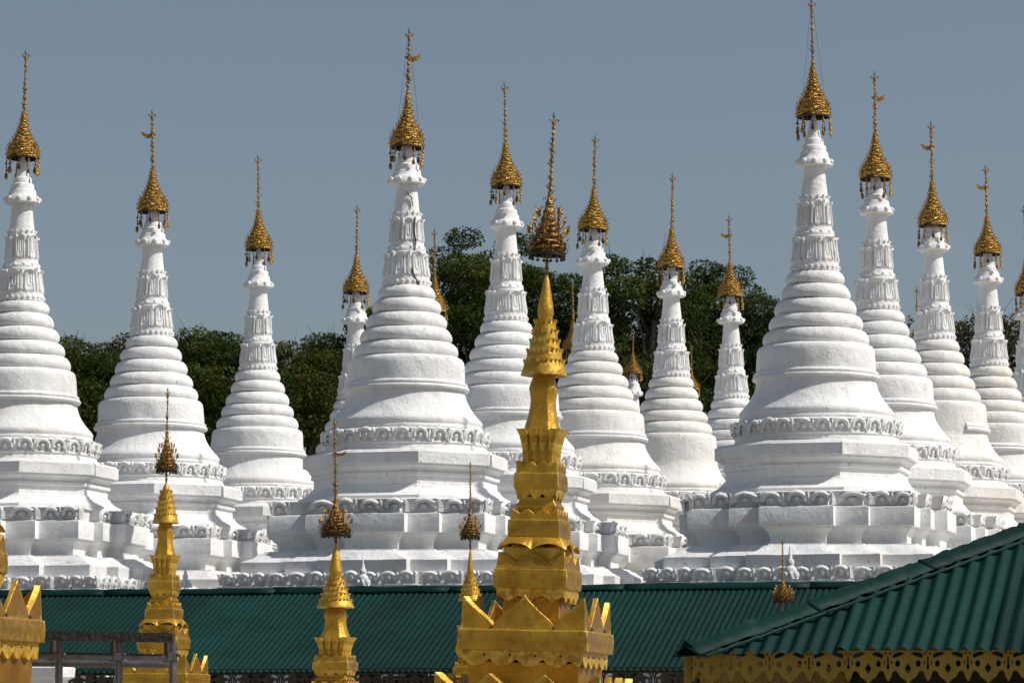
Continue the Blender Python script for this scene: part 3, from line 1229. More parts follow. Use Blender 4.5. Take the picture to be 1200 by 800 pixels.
def make_gold_stupa():
    root = empty('golden_stupa', (0, 0, 0))
    k = 1 / 1.19   # measured half outline / half side of a square seen 13 degrees off square
    # below the frame: stepped base to the ground
    bm = bmesh.new()
    loft(bm, polyshape(square_c(), .2), [(rG(120), 0)] + [(rG(r), zG(y)) for r, y in ((120, 960), (112, 955), (112, 870), (106, 866), (90, 862), (88, 840), (100, 836), (102, 828), (60, 827))])
    obj('base', bm, 'gold', root)
    # lower merlon tier
    sh, us = sq_ring(24)
    bm = bmesh.new()
    ring_wall(bm, sh, rG(96), rG(97), lambda i: zG(828), lambda i: zG(812) + rG(22) * tri(us[i], 3) ** 1.3, rG(8), 2)
    jit(bm, .004, 12, 1)
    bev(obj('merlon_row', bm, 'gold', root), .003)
    # body under the wide tier
    g_slab(root, 'body', [(66, 828), (65, 800), (66, 782), (68, 776)], seed=2)
    # hanging scallops
    bm = bmesh.new()
    sh5, us5 = sq_ring(40)
    ring_wall(bm, sh5, rG(71), rG(71.5), lambda i: zG(781) + rG(9) * (1 - abs(math.sin(us5[i] * PI * 4.5))) ** 1.1, lambda i: zG(762.3), rG(4), 2)
    jit(bm, .002, 12, 3)
    obj('scallop_band', bm, 'gold', root)
    bm = bmesh.new()
    for s in range(4):
        for q in range(4):
            u = (q + .5) / 4 * 2 - 1
            ang = s * PI / 2
            x, y = u * rG(60), -rG(71.8)
            c, sn = math.cos(ang), math.sin(ang)
            ball(bm, (x * c - y * sn, x * sn + y * c, zG(768)), rG(1.4), 1, 6, 4)
    for s in range(4):  # dark balls stand in for the shaded holes at the merlon dips
        for u in (-.5, .5):
            ang = s * PI / 2
            x, y = u * rG(73), -rG(73.6)
            c, sn = math.cos(ang), math.sin(ang)
            ball(bm, (x * c - y * sn, x * sn + y * c, zG(735)), rG(1.7), 1, 6, 4)
    obj('studs_and_hole_dots', bm, 'wood', root)
    g_slab(root, 'wide_slab', [(66, 763), (76.3, 762), (76.8, 750), (76.3, 738.4), (72, 737.4), (40, 731)], seed=4)
    # merlons: corner, centre, corner on each side with deep dips between
    sh6, us6 = sq_ring(36)

    def mer(u):
        d = min(abs(u - 0), abs(u - .5), abs(u - 1.0))
        f = max(0.0, 1 - d / .25)
        if f > .98:
            f = 1.04
        w_ = .88 * f ** .8 + .12 * f ** 4
        return w_ * (1.0 if abs(u - .5) < .25 else .92)
    bm = bmesh.new()
    ring_wall(bm, sh6, rG(73.5), rG(72), lambda i: zG(738.5), lambda i: zG(733) + rG(34) * mer(us6[i]), rG(6), 4)
    jit(bm, .004, 10, 5)
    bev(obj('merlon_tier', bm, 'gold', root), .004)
    # inner core
    g_slab(root, 'inner_core', [(34, 733), (33.5, 712), (33, 700), (36, 699)], seed=6)
    bm = bmesh.new()
    ring_wall(bm, sh5, rG(40), rG(41), lambda i: zG(705) + rG(7) * abs(math.sin(us5[i] * PI * 3 + PI / 2)), lambda i: zG(688.3), rG(4), 2)
    jit(bm, .002, 12, 7)
    obj('scallop_band', bm, 'gold', root)
    g_slab(root, 'slab', [(38, 690), (43.2, 688.4), (43.5, 677), (43.0, 666), (36, 664.5)], seed=8)
    bm = bmesh.new()
    ring_wall(bm, sh5, rG(41.5), rG(39.2), lambda i: zG(665.5), lambda i: zG(658) + rG(12) * tri(us5[i], 2) ** .8, rG(5), 3)
    jit(bm, .003, 12, 9)
    bev(obj('tooth_band', bm, 'gold', root), .003)
    g_slab(root, 'inner_core', [(34, 668), (34, 640)], seed=10)
    # flaring skirt with scalloped edge
    bm = bmesh.new()
    ring_wall(bm, sh5, rG(41), rG(31.5), lambda i: zG(644) + rG(8) * abs(math.sin(us5[i] * PI * 2)) ** .7, lambda i: zG(628), rG(4.5), 4)
    for v in bm.verts:
        pass
    jit(bm, .003, 12, 11)
    bev(obj('skirt', bm, 'gold', root), .003)
    g_slab(root, 'slab', [(27, 629), (31, 628), (31.4, 618), (31, 607.4), (26, 606.5)], seed=12)
    bm = bmesh.new()
    ring_wall(bm, sh5, rG(28.4), rG(27.6), lambda i: zG(608), lambda i: zG(601) + rG(6.5) * tri(us5[i], 3) ** .7, rG(4), 2)
    jit(bm, .002, 12, 13)
    bev(obj('tooth_band', bm, 'gold', root), .002)
    g_slab(root, 'neck_moulding', [(22, 607), (21.5, 597), (22.5, 594.8), (24.3, 591.5), (23.6, 589), (21.5, 586.5), (20.5, 583), (21, 580)], seed=14)
    bm = bmesh.new()
    ring_wall(bm, sh5, rG(23.5), rG(25.4), lambda i: zG(582.5) + rG(6) * (1 - abs(math.sin(us5[i] * PI * 3))) ** .8, lambda i: zG(570.4), rG(4), 2)
    jit(bm, .002, 12, 15)
    obj('scallop_band', bm, 'gold', root)
    g_slab(root, 'slab', [(22, 572), (26.5, 570.6), (26.8, 561), (26.4, 552.4), (22, 551)], seed=16)
    bm = bmesh.new()
    ring_wall(bm, sh5, rG(24.6), rG(24.0), lambda i: zG(552), lambda i: zG(544) + rG(6) * tri(us5[i], 3) ** .7, rG(4), 2)
    jit(bm, .002, 12, 17)
    bev(obj('tooth_band', bm, 'gold', root), .002)
    # lotus petals, four to a side
    bm = bmesh.new()
    rows = [(0, .30, 0, .06), (.45, .36, .03, .07), (.8, .46, .20, .08), (.93, .52, .33, .06), (1.0, .40, .38, .03)]
    W, H = rG(9.8), zG(500) - zG(543)
    pv = None
    for (f, hw, o_, th) in rows:
        y = -o_ * rG(22)
        vs = [bm.verts.new(pp) for pp in ((-hw * W, y, f * H), (-hw * .35 * W, y - .22 * W, f * H), (hw * .35 * W, y - .22 * W, f * H), (hw * W, y, f * H), (hw * .9 * W, y + th * 6 * W, f * H), (-hw * .9 * W, y + th * 6 * W, f * H))]
        if pv:
            skin(bm, pv, vs)
        else:
            bm.faces.new(vs)
        pv = vs
    bm.faces.new(pv)
    pm = shared('lotus_petal', bm, 'gold', 35)
    bm = bmesh.new()
    g_prof = [(17, 545), (16.5, 505), (18, 501)]
    pc = g_slab(root, 'petal_core', g_prof, seed=18)
    for s in range(4):
        ang = s * PI / 2
        for q in range(4):
            u = (q - 1.5) * rG(9.6)
            x, y = u, -rG(17.2)
            o = link('lotus_petal', pm, None, pc)
            c, sn = math.cos(ang), math.sin(ang)
            o.location = (x * c - y * sn, x * sn + y * c, zG(543))
            o.rotation_euler = (0, (q - 1.5) * .045, ang + (q - 1.5) * .14)
            o.scale = (1, 1, random.uniform(.97, 1.03))
    # tall waisted neck with chamfered corners
    bm = bmesh.new()
    ch = .42
    cs = [(-1, -1 + ch), (-1 + ch, -1), (1 - ch, -1), (1, -1 + ch), (1, 1 - ch), (1 - ch, 1), (-1 + ch, 1), (-1, 1 - ch)]
    loft(bm, polyshape(cs, .3), [(rG(r), zG(y)) for r, y in ((19.5, 502), (17.8, 494), (15.6, 484), (14.0, 472), (13.6, 464), (14.6, 457), (15.6, 453), (15.2, 449), (13.4, 443), (11.8, 438), (11.5, 432))])
    jit(bm, .006, 9, 19)
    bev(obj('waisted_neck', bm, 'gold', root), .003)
    # stepped hat with rows of teeth
    hat = [(436, 27, 418.5, 23.2), (418, 21.2, 405.6, 20.2), (405, 17.9, 394, 17.1), (393.4, 15.3, 383, 14.6), (382.5, 12.9, 371, 12.3)]
    for q, (y0, r0, y1, r1) in enumerate(hat):
        bm = bmesh.new()
        pr = [(r0 - 3, y0 - .3), (r0, y0), (r0 + .2, y0 - 1.5), ((r0 + r1) / 2 - .3, (y0 + y1) / 2), (r1, y1 + 1.5), (r1 - .6, y1), (r1 - 5, y1 - .8)]
        loft(bm, circle(40), [(rG(r), zG(y)) for r, y in pr])
        jit(bm, .0025, 14, 20 + q)
        h = obj('hat_ring', bm, 'gold', root)
        bm = bmesh.new()
        n = (26, 22, 18, 16, 14)[q]
        for t_ in range(n):
            t = 2 * PI * t_ / n
            x, y = math.cos(t), math.sin(t)
            rr = rG(r1 + .2)
            s = rG(3.1)
            T = Vector((-y, x, 0))
            c0 = Vector((x * rr, y * rr, zG(y1) - s * .9))
            tip = Vector((x * (rr + s * .7), y * (rr + s * .7), zG(y1) + s * .5))
            v = [bm.verts.new(c0 - T * s * .85 + Vector((0, 0, s * 1.3))), bm.verts.new(c0 + T * s * .85 + Vector((0, 0, s * 1.3))), bm.verts.new(c0 - Vector((0, 0, s * .6))), bm.verts.new(tip)]
            bm.faces.new((v[0], v[1], v[3]))
            bm.faces.new((v[1], v[2], v[3]))
            bm.faces.new((v[2], v[0], v[3]))
        tag(obj('tooth_row', bm, 'gold', h, 20), kind='stuff')
    return root


def gold_bud(root, y0, y1, y2, r):
    """bulbous spire from y0 (bottom) to y1 (point); then a bare pole to y2. rows are in the big stupa's pixels"""
    bm = bmesh.new()
    h = y0 - y1
    pr = [(r * .84, 0), (r * .88, .03), (r * .98, .12), (r, .22), (r * .95, .31), (r * .80, .46), (r * .62, .62), (r * .43, .8), (r * .28, .94), (r * .2, 1)]
    loft(bm, circle(24), [(rG(q), zG(y0 - h * f)) for q, f in pr])
    jit(bm, .002, 9, 3)
    obj('bud', bm, 'gold', root, 60)
    bm = bmesh.new()
    tube(bm, (0, 0, zG(y1 + 3)), (0, 0, zG(y2 - 6)), rG(2.0), rG(1.6), 8)
    for f in (.25, .6):
        ball(bm, (0, 0, zG(y1 + (y2 - y1) * f)), rG(3), .8, 8, 5)
    obj('pole', bm, 'gilt_dark', root)


def gold_umbrella(root, yr, ytip, sc, seed, mat='gilt_dark', lean=(0, 0), vane=0, plates=True):
    z0 = zG(yr)
    prof = [(20.8, 0), (20.8, 6), (20.4, 12), (17.0, 19), (13.2, 26), (10.6, 33), (8.6, 40), (6.8, 48), (4.6, 58), (2.6, 70)]
    bands = [(rG(r0) * sc, rG(h0) * sc + .003, rG(r1) * sc, rG(h1) * sc) for (r0, h0), (r1, h1) in zip(prof, prof[1:])]
    um = make_umbrella('umbrella', root, bands, mat, 12, seed, .7)
    um.location = (0, 0, z0)
    um.rotation_euler = (lean[1], lean[0], 0)
    make_finial(um, rG(70) * sc, zG(ytip) - z0, mat, seed + 50, vane, .60)
    # leaf plates on stalks, standing round the shoulders
    if plates:
        for lvl, (rr, zz, n) in enumerate(((21.5, 20, 8), (16.5, 31, 7), (13, 41, 6))):
            for k in range(n):
                t = 2 * PI * (k + .25 * lvl) / n
                bm = bmesh.new()
                s = rG(4.4) * sc
                tube(bm, (0, 0, 0), (s * .5, 0, s * 1.2), s * .12, s * .12, 4)
                out = [(.1, 1.0), (.5, .8), (.85, 1.0), (.95, 2.2), (1.0, 3.3), (.55, 2.7), (.1, 2.9)]
                f_ = [bm.verts.new((x * s, -.003, z * s)) for x, z in out]
                b_ = [bm.verts.new((x * s, .003, z * s)) for x, z in out]
                bm.faces.new(f_)
                bm.faces.new(list(reversed(b_)))
                skin(bm, f_, b_)
                o = obj('leaf_plate', bm, mat, um, 20)
                o.location = (math.cos(t) * rG(rr) * sc, math.sin(t) * rG(rr) * sc, rG(zz) * sc)
                o.rotation_euler = (0, 0, t)
    # short fringe
    for k in range(16):
        t = 2 * PI * k / 16
        o = link('pendant', PEND[2], None, um)
        o.location = (math.cos(t) * rG(20.5) * sc, math.sin(t) * rG(20.5) * sc, -.008)
        o.scale = (.55, .55, .20)
    return um


gproto = make_gold_stupa()
index_children()
GG = 'golden stupas standing in front of the green roof'
# x, y of brim bottom, D, x-lean, bud rows, umbrella
# scale k: brim bottom row (436 on the big one) must land on the measured row
GS = [
    # x_at_slab, y_brim, D, lean(deg), bud(y0,y1,ypole), r, umb_rim, tip, label, umbrella scale, vane, extra lean
    (617.0, 436, 22.0, 1.7, (369, 316, 291), 9.3, 290, 124, 'big golden stupa in the middle, leaning slightly, brown tarnished umbrella on top', 1.0, 0, (R(1.3), 0)),
    (190.5, 613, 37.5, 0.3, (370, 320, 318), 7.5, None, None, 'golden stupa at left standing behind the scaffold rail', 1.0, 0, (0, 0)),
    (393.0, 712, 27.0, 0.0, (370, 330, 328), 9.5, None, None, 'golden stupa left of the big one, cut at its petals by the photo edge', 1.0, 1, (R(-.6), 0)),
    (551.0, 704, 39.0, 0.0, (370, 318, 316), 7.0, None, None, 'small golden stupa half hidden behind the left side of the big golden one', 1.0, 0, (0, 0)),
    (918.0, 783, 38.0, 0.0, (370, 330, 326), 8.0, None, None, 'golden stupa mostly hidden behind the near green roof, only its umbrella visible', 1.0, 0, (0, 0)),
    (-51.0, 412, 20.0, 0.0, (369, 316, 291), 9.3, None, None, 'large golden stupa at the left edge, only its right corner visible', 1.0, 0, (0, 0)),
]
UM = {1: (547, 450, 1.0), 2: (622, 483, .96), 3: (626, 537, .98), 4: (701, 627, .98), 5: (280, 110, 1.0)}
for gi, (x, yb, D, lean, bud, br, ur, ut, lab, usc, vane, el) in enumerate(GS):
    r = gproto if gi == 0 else copy_tree(gproto)
    k = hgt(yb, D) / zG(436)
    if gi == 5:
        k = (hgt(739, D)) / zG(751)
        k = k * 1.0
    if gi == 5:
        for ch in [c for c in r.children if c.name.startswith('merlon_row')]:
            bpy.data.objects.remove(ch)
    # size from pixel ratio
    p = P(x, 740, D)
    r.location = (p.x, D, 0)
    r.rotation_euler = (0, R(lean), -R(13))
    hs_ = {0: 1.0, 1: 38 / 37.5 * .56 * D / 22, 2: .81 * D / 22, 3: .53 * D / 22, 4: .54 * D / 22, 5: 1.04 * D / 22}[gi]
    # keep real height: shift in z is zero, scale z by k; width by measured ratio
    r.scale = (hs_, hs_, k if gi else 1.0)
    r['_k'] = k
    # umbrellas and buds are added per stupa, in the local frame
    if gi == 0:
        gold_bud(r, *bud[:2], bud[2], br)
        um = gold_umbrella(r, 291, 124, 1.0, 5, 'gilt_dark', (R(1.3), 0), 0)
        um.location.x = rG(0.0)
    else:
        if gi == 5:
            gold_bud(r, *bud[:2], bud[2], br)
            gold_umbrella(r, 291, 124, 1.0, 9)
        else:
            yrim, ytip, usc = UM[gi]
            def loc_y(y):        # convert a photo row at this stupa into the builder's pixel row
                zz = hgt(y, D) / k
                t = math.atan((zz - EYE) / DG) - PITCH
                return 400 - F * math.tan(t)
            ly, lt = loc_y(yrim), loc_y(ytip)
            tops = {1: (575, 560), 2: (665, 634), 3: (664, 645), 4: (745, 722)}[gi]
            gold_bud(r, 370.5, loc_y({1: 562, 2: 634, 3: 640, 4: 718}[gi]), ly, br)
            um = gold_umbrella(r, ly, lt, 1.0, 5 + gi, 'gilt_dark', el, vane)
            um.scale = (1, 1, (lambda a_, b_: 1.0)(0, 0))
    if '_k' in r:
        del r['_k']
    tag(r, lab, 'stupa', GG)

# ------------------------------------------------------------------ green corrugated roofs
TH = R(14)
u_ = Vector((math.sin(TH), math.cos(TH), 0))      # away from the camera
v_ = Vector((math.cos(TH), -math.sin(TH), 0))     # to the right


def corr_sheet(name, parent, origin, across, down, wdt, L0, L1f, period=.076, amp=.009, lift=0.0, nseg=8, rows=2, seedj=0):
    """a corrugated sheet: origin at its top left, 'across' and 'down' unit vectors; L1f(u) gives the length at u, L0 top offset function"""
    nrm = across.cross(down).normalized()
    if nrm.z < 0:
        nrm = -nrm
    bm = bmesh.new()
    n = int(round(wdt / period * nseg))
    cols = []
    for i in range(n + 1):
        uu = wdt * i / n
        hgt_ = amp * math.sin(2 * PI * uu / period) + lift + (0.004 if i <= nseg else 0)
        t0 = L0(uu)
        t1 = L1f(uu)
        if t1 < t0:
            t1 = t0
        col = []
        for rr in range(rows + 1):
            f = rr / rows
            sag = .010 * noise.noise(Vector((origin.x + uu * 1.3, f * 2.0 + seedj, 3)))
            pt = origin + across * uu + down * (t0 + (t1 - t0) * f) + nrm * (hgt_ + sag)
            col.append(bm.verts.new(pt))
        cols.append(col)
    for i in range(n):
        for rr in range(rows):
            a0, b0, c0, d0 = cols[i][rr], cols[i + 1][rr], cols[i + 1][rr + 1], cols[i][rr + 1]
            if (a0.co - d0.co).length < 1e-5 and (b0.co - c0.co).length < 1e-5:
                continue
            try:
                if (a0.co - d0.co).length < 1e-5:
                    bm.faces.new((a0, b0, c0))
                elif (b0.co - c0.co).length < 1e-5:
                    bm.faces.new((a0, b0, d0))
                else:
                    bm.faces.new((a0, b0, c0, d0))
            except ValueError:
                pass
    bmesh.ops.delete(bm, geom=[v for v in bm.verts if not v.link_faces], context='VERTS')
    return obj(name, bm, 'roof', parent, 60)


def strip(name, parent, p0, p1, offs, mat='roof', seg=10, amp=.006, seed=0):
    """a folded flashing running p0->p1; offs = cross-section offset vectors"""
    bm = bmesh.new()
    prev = None
    for i in range(seg + 1):
        f = i / seg
        base = p0.lerp(p1, f)
        row = []
        for k, o in enumerate(offs):
            j = (noise.noise(Vector((f * 7 + seed, k * 3.1, seed))) + .7 * noise.noise(Vector((f * 31 + seed, k * 5.1, seed)))) * amp * 2
            row.append(bm.verts.new(base + o + Vector((0, 0, j)) + o * (j * 3 if k in (0, len(offs) - 1) else 0)))
        if prev:
            for k in range(len(offs) - 1):
                bm.faces.new((prev[k], prev[k + 1], row[k + 1], row[k]))
        prev = row
    o = obj(name, bm, mat, parent, 50)
    m = o.modifiers.new('thickness', 'SOLIDIFY')
    m.thickness = .004
    return o


def fret_mesh(W, H, mat, style=0):
    """fretwork board motif as a filled 2D curve with holes, cut 12 mm thick"""
    cu = bpy.data.curves.new('fret', 'CURVE')
    cu.dimensions = '2D'
    cu.fill_mode = 'BOTH'
    cu.extrude = .006

    def poly(pts):
        s = cu.splines.new('POLY')
        s.points.add(len(pts) - 1)
        for i, (x, y) in enumerate(pts):
            s.points[i].co = (x * W, y * H, 0, 1)
        s.use_cyclic_u = True

    def ell(cx, cy, rx, ry, n=12, rot=0, pt=None):
        pts = []
        for i in range(n):
            t = 2 * PI * i / n
            x, y = rx * math.cos(t), ry * math.sin(t)
            if pt:
                f = 1 + pt * abs(math.cos(t * 1.0)) ** 6
                x *= f
            pts.append((cx + (x * math.cos(rot) - y * math.sin(rot)), cy + (x * math.sin(rot) + y * math.cos(rot))))
        poly(pts)
    right = [(.5, 0), (.5, -.20), (.478, -.20), (.478, -.42), (.455, -.50), (.5, -.60), (.5, -.93), (.44, -.82), (.40, -.66), (.33, -.60), (.25, -.66), (.19, -.80), (.10, -.86), (0, -1.0)]
    poly(right + [(-x, y) for x, y in reversed(right[:-1])])
    poly([(0, -.38), (.085, -.54), (0, -.70), (-.085, -.54)])
    for s in (-1, 1):
        ell(s * .26, -.40, .068, .10, 8)
        poly([(s * .07, -.10), (s * .16, -.16), (s * .26, -.20), (s * .36, -.24), (s * .385, -.14), (s * .30, -.075), (s * .18, -.05)][::s])
        poly([(s * .405, -.28), (s * .43, -.36), (s * .405, -.46), (s * .385, -.36)][::s])
        ell(s * .445, -.10, .025, .045, 6)
    o = bpy.data.objects.new('tmp', cu)
    C.objects.link(o)
    dg = bpy.context.evaluated_depsgraph_get()
    me = bpy.data.meshes.new_from_object(o.evaluated_get(dg))
    bpy.data.objects.remove(o)
    for v in me.vertices:
        x, y, z = v.co
        v.co = (x, -z, y)       # stand it up, facing -Y
    me.materials.clear()
    me.materials.append(M[mat])
    me.name = 'fret_board'
    return me


def frets(parent, me, p0, dirv, n, W, ang):
    for k in range(n):
        o = link('fret_board', me, None, parent)
        o.location = p0 + dirv * (W * (k + .5))
        o.rotation_euler = (random.uniform(-.03, .03), 0, ang)


# ---- long shed behind the golden stupas
def sec_row(y, D):
    return hgt(y, D)


PT = math.tan(R(21.5))
shed = empty('long_shed', (0, 0, 0))
tag(shed, 'long low shed with dark green corrugated roof running below the white stupas', 'shed')
DR = 43.0
pr0 = P(477, 689.0, DR)                 # a point on the ridge
slope_d = (-u_ * math.cos(R(21.5)) + Vector((0, 0, -math.sin(R(21.5))))).normalized()
slope_b = (u_ * math.cos(R(21.5)) + Vector((0, 0, -math.sin(R(21.5))))).normalized()
LS = 2.92
SW = .76
s0 = -8.6
nsh = 21
for k in range(nsh):
    s = s0 + k * SW
    o0 = pr0 + v_ * s + Vector((0, 0, -.02))
    corr_sheet('roof_sheet', shed, o0, v_, slope_d, SW + .03, lambda q: 0.0, lambda q, kk=k: LS + .012 * math.sin(kk * 2.3), lift=.003 * (k % 2), seedj=k, nseg=8)
    if k % 3 == 0:
        corr_sheet('back_roof_sheet', shed, o0, v_, slope_b, SW * 3 + .03, lambda q: 0.0, lambda q: 2.1, lift=.003 * (k % 2), nseg=4)
for k in range(7):
    a0 = pr0 + v_ * (s0 + k * 2.28)
    a1 = pr0 + v_ * (s0 + k * 2.28 + 2.32)
    strip('ridge_cap', shed, a0, a1, [slope_d * .14 + Vector((0, 0, .004)), slope_d * .03 + Vector((0, 0, .016)), Vector((0, 0, .026 + .004 * (k % 2))), slope_b * .03 + Vector((0, 0, .016)), slope_b * .14 + Vector((0, 0, .004))], seed=k)
eave = pr0 + slope_d * (LS - .10)
bm = bmesh.new()
q0 = eave + v_ * s0 + Vector((0, 0, -.05))
q1 = eave + v_ * (s0 + nsh * SW) + Vector((0, 0, -.05))
box(bm, (q0 + q1) / 2, ((q1 - q0).length, .05, .07), Matrix.Rotation(-TH, 4, 'Z'))
obj('eave_beam', bm, 'wood', shed)
FM = fret_mesh(.30, .27, 'silver_fret', 1)
frets(shed, FM, q0 + Vector((0, 0, -.02)) - u_ * .04, v_, int((q1 - q0).length / .30), .30, -TH)
for k in range(7):
    for back in (0, 1):
        pp = q0 + v_ * (k * 2.55 + .3) + u_ * (4.2 * back)
        bm = bmesh.new()
        box(bm, (pp.x, pp.y, pp.z / 2), (.10, .10, pp.z), Matrix.Rotation(-TH, 4, 'Z'))
        obj('post', bm, 'wood', shed)
bm = bmesh.new()
for k in range(7):
    pp = q0 + v_ * (k * 2.55 + .3)
    tube(bm, pp - Vector((0, 0, .06)), pr0 + v_ * (s0 + k * 2.55 + .3) - Vector((0, 0, .17)), .04, .04, 4)
    tube(bm, pp + u_ * 4.2, pr0 + v_ * (s0 + k * 2.55 + .3) - Vector((0, 0, .17)), .04, .04, 4)
obj('rafters', bm, 'wood', shed)

# boards added behind the open shed to darken the view under it, with gaps
rngp = random.Random(8)
pl = bmesh.new()
box(pl, (0, 0, 0), (.30, .02, 2.1))
plm = shared('darkening_plank', pl, 'wood')
bw0 = q0 + u_ * 4.3
k = 0
sx = .2
while sx < nsh * SW - .4:
    o = link('darkening_plank', plm, None, shed)
    pz = bw0 + v_ * sx
    o.location = (pz.x, pz.y, 1.32 + rngp.uniform(-.03, .03))
    o.rotation_euler = (0, rngp.uniform(-.01, .01), -TH)
    sx += .31 if rngp.random() > .45 else .62

# ---- near pavilion roof at lower right
pav = empty('hip_roof_pavilion', (0, 0, 0))
tag(pav, 'near pavilion with dark green hipped corrugated roof and mustard fretwork eaves at lower right', 'pavilion')
DN = 17.0
PN = R(23.5)
cor = P(802, 764, DN)
sd = (-u_ * math.cos(PN) + Vector((0, 0, -math.sin(PN))))
sl = (-v_ * math.cos(PN) + Vector((0, 0, -math.sin(PN))))
HALF = 2.6
rise = HALF * math.tan(PN)
LSn = HALF / math.cos(PN)
hipdir = (u_ + v_) * HALF + Vector((0, 0, rise))
peak = cor + hipdir
# front slope: sheets start at the eave; at distance q along the eave the sheet reaches min(q, HALF)/cos up
SWn = .76
for k in range(9):
    s = k * SWn
    og = cor + v_ * s
    up = -sd
    # origin at top for a full height sheet
    top = og + up * LSn
    corr_sheet('roof_sheet', pav, top, v_, sd, SWn + .03,
               (lambda q, ss=s: LSn - min(ss + q, HALF) / math.cos(PN)), (lambda q, kk=k: LSn + .01 * math.sin(kk * 3.1 + q * 2)), amp=.011, lift=.004 * (k % 2), nseg=12, rows=4, seedj=k + 40)
for k in range(7):
    s = k * SWn
    og = cor + u_ * s
    top = og + (-sl) * LSn
    corr_sheet('side_roof_sheet', pav, top, u_, sl, SWn + .03,
               (lambda q, ss=s: LSn - min(ss + q, 2 * HALF - ss - q if ss + q < 2 * HALF else 0, HALF) / math.cos(PN)), (lambda q: LSn), amp=.0125, lift=.004 * (k % 2), nseg=6, rows=2)
# hip flashing in overlapping lengths
hd = hipdir.normalized()
hl = hipdir.length
nf = u_ * math.sin(PN) * -1 + Vector((0, 0, math.cos(PN)))
across_f = (v_ - hd * v_.dot(hd)).normalized()       # over the front slope
a_f = (sd - hd * sd.dot(hd)).normalized()
a_l = (sl - hd * sl.dot(hd)).normalized()
nseg = 5
for k in range(nseg):
    f0, f1 = k / nseg, (k + 1.04) / nseg
    lf = .017 + .004 * (k % 2)
    strip('hip_flashing', pav, cor + hd * hl * f0, cor + hd * hl * f1,
          [a_f * .115 + Vector((0, 0, lf)), a_f * .03 + Vector((0, 0, lf + .012)), Vector((0, 0, lf + .022)), a_l * .03 + Vector((0, 0, lf + .012)), a_l * .12 + Vector((0, 0, lf))], seed=k + 20, amp=.007, seg=34)
    # second, lower flap of flashing with its own free edge
    strip('under_flap', pav, cor + hd * hl * f0, cor + hd * hl * f1,
          [a_f * .175 + Vector((0, 0, .020)), a_f * .165 + Vector((0, 0, .030)), a_f * .145 + Vector((0, 0, .018 + .002 * (k % 2)))], seed=k + 33, amp=.003, seg=34)
strip('ridge_cap', pav, peak - v_ * .1, peak + v_ * 4.2, [sd * .16 + Vector((0, 0, .02)), Vector((0, 0, .09)), -sd * .0 + u_ * .16 + Vector((0, 0, .02))], seed=70)
# back slope, out of sight
bm = bmesh.new()
bk = cor + u_ * 2 * HALF
vs = [bm.verts.new(p) for p in (bk, bk + v_ * 7, peak + v_ * 4.4 + Vector((0, 0, -.01)), peak + Vector((0, 0, -.01)))]
bm.faces.new(vs)
o = obj('back_slope', bm, 'roof', pav)
# fret boards
W2 = .196
FM2 = fret_mesh(W2, .165, 'yellow', 1)
FM3 = fret_mesh(.17, .15, 'silver_fret', 1)
fo = cor - sd * .05 + Vector((0, 0, -.012))
frets(pav, FM2, fo + v_ * .02 + u_ * .05, v_, 36, W2, -TH)
frets(pav, FM2, fo + u_ * .10 + v_ * .06, u_, 28, W2, -TH + PI / 2)
frets(pav, FM3, fo + u_ * 5.1 + v_ * .06 - Vector((0, 0, .10)), v_, 40, .17, -TH)
bm = bmesh.new()  # dark beam added to black out the view behind the front frets
box(bm, fo + u_ * 5.15 + v_ * 3.4 + Vector((0, 0, .02)), (6.8, .06, .26), Matrix.Rotation(-TH, 4, 'Z'))
obj('blackout_beam', bm, 'wood', pav)
bm = bmesh.new()
c0 = fo + u_ * .075 + Vector((0, 0, .012))
box(bm, c0 + v_ * 3.4, (6.8, .03, .035), Matrix.Rotation(-TH, 4, 'Z'))
obj('eave_batten', bm, 'yellow', pav)
# corner post with cut-out bracket
pc = fo + u_ * .13 + v_ * .01
bm = bmesh.new()
box(bm, (pc.x - .028, pc.y, (pc.z) / 2), (.035, .035, pc.z - .02))
box(bm, (pc.x + .060, pc.y, (pc.z) / 2), (.035, .035, pc.z - .02))
for q in range(14):
    zz = pc.z - .05 - q * .13
    box(bm, (pc.x + .016, pc.y, zz), (.055, .018, .016))
    box(bm, (pc.x + .016, pc.y, zz - .06), (.062, .014, .014), Matrix.Rotation(.8, 4, 'Y'))
    box(bm, (pc.x + .016, pc.y + .002, zz - .06), (.062, .014, .014), Matrix.Rotation(-.8, 4, 'Y'))
obj('corner_post', bm, 'yellow', pav)
bm = bmesh.new()
cp = cor + Vector((0, 0, .0))
vs = [bm.verts.new(cp + q) for q in (-v_ * .05 - u_ * .06 + Vector((0, 0, -.02)), v_ * .10 - u_ * .03 + Vector((0, 0, -.012)), v_ * .09 + u_ * .06 + Vector((0, 0, .055)), Vector((0, 0, .062)), -v_ * .06 + u_ * .1 + Vector((0, 0, -.01)))]
bm.faces.new(vs)
o = obj('corner_flap', bm, 'roof', pav)
o.modifiers.new('thickness', 'SOLIDIFY').thickness = .006
for s in (2.2, 4.4, 6.4):
    for t in (.3, 4.8):
        pp = cor + v_ * s + u_ * t
        bm = bmesh.new()
        box(bm, (pp.x, pp.y, pp.z / 2), (.1, .1, pp.z), Matrix.Rotation(-TH, 4, 'Z'))
        obj('post', bm, 'wood', pav)

# ------------------------------------------------------------------ scaffold rail at lower left
DS = 20.8
sc = empty('scaffold_rail', P(139, 800, DS))
sc.location.z = 0
tag(sc, 'grey pipe scaffold rail topped by a black board at lower left', 'scaffold')
base = Vector(sc.location)


def SP(x, y, dd=0.0):
    # positions along a line that is square to the view at this distance
    return P(x, y, DS + dd) - base


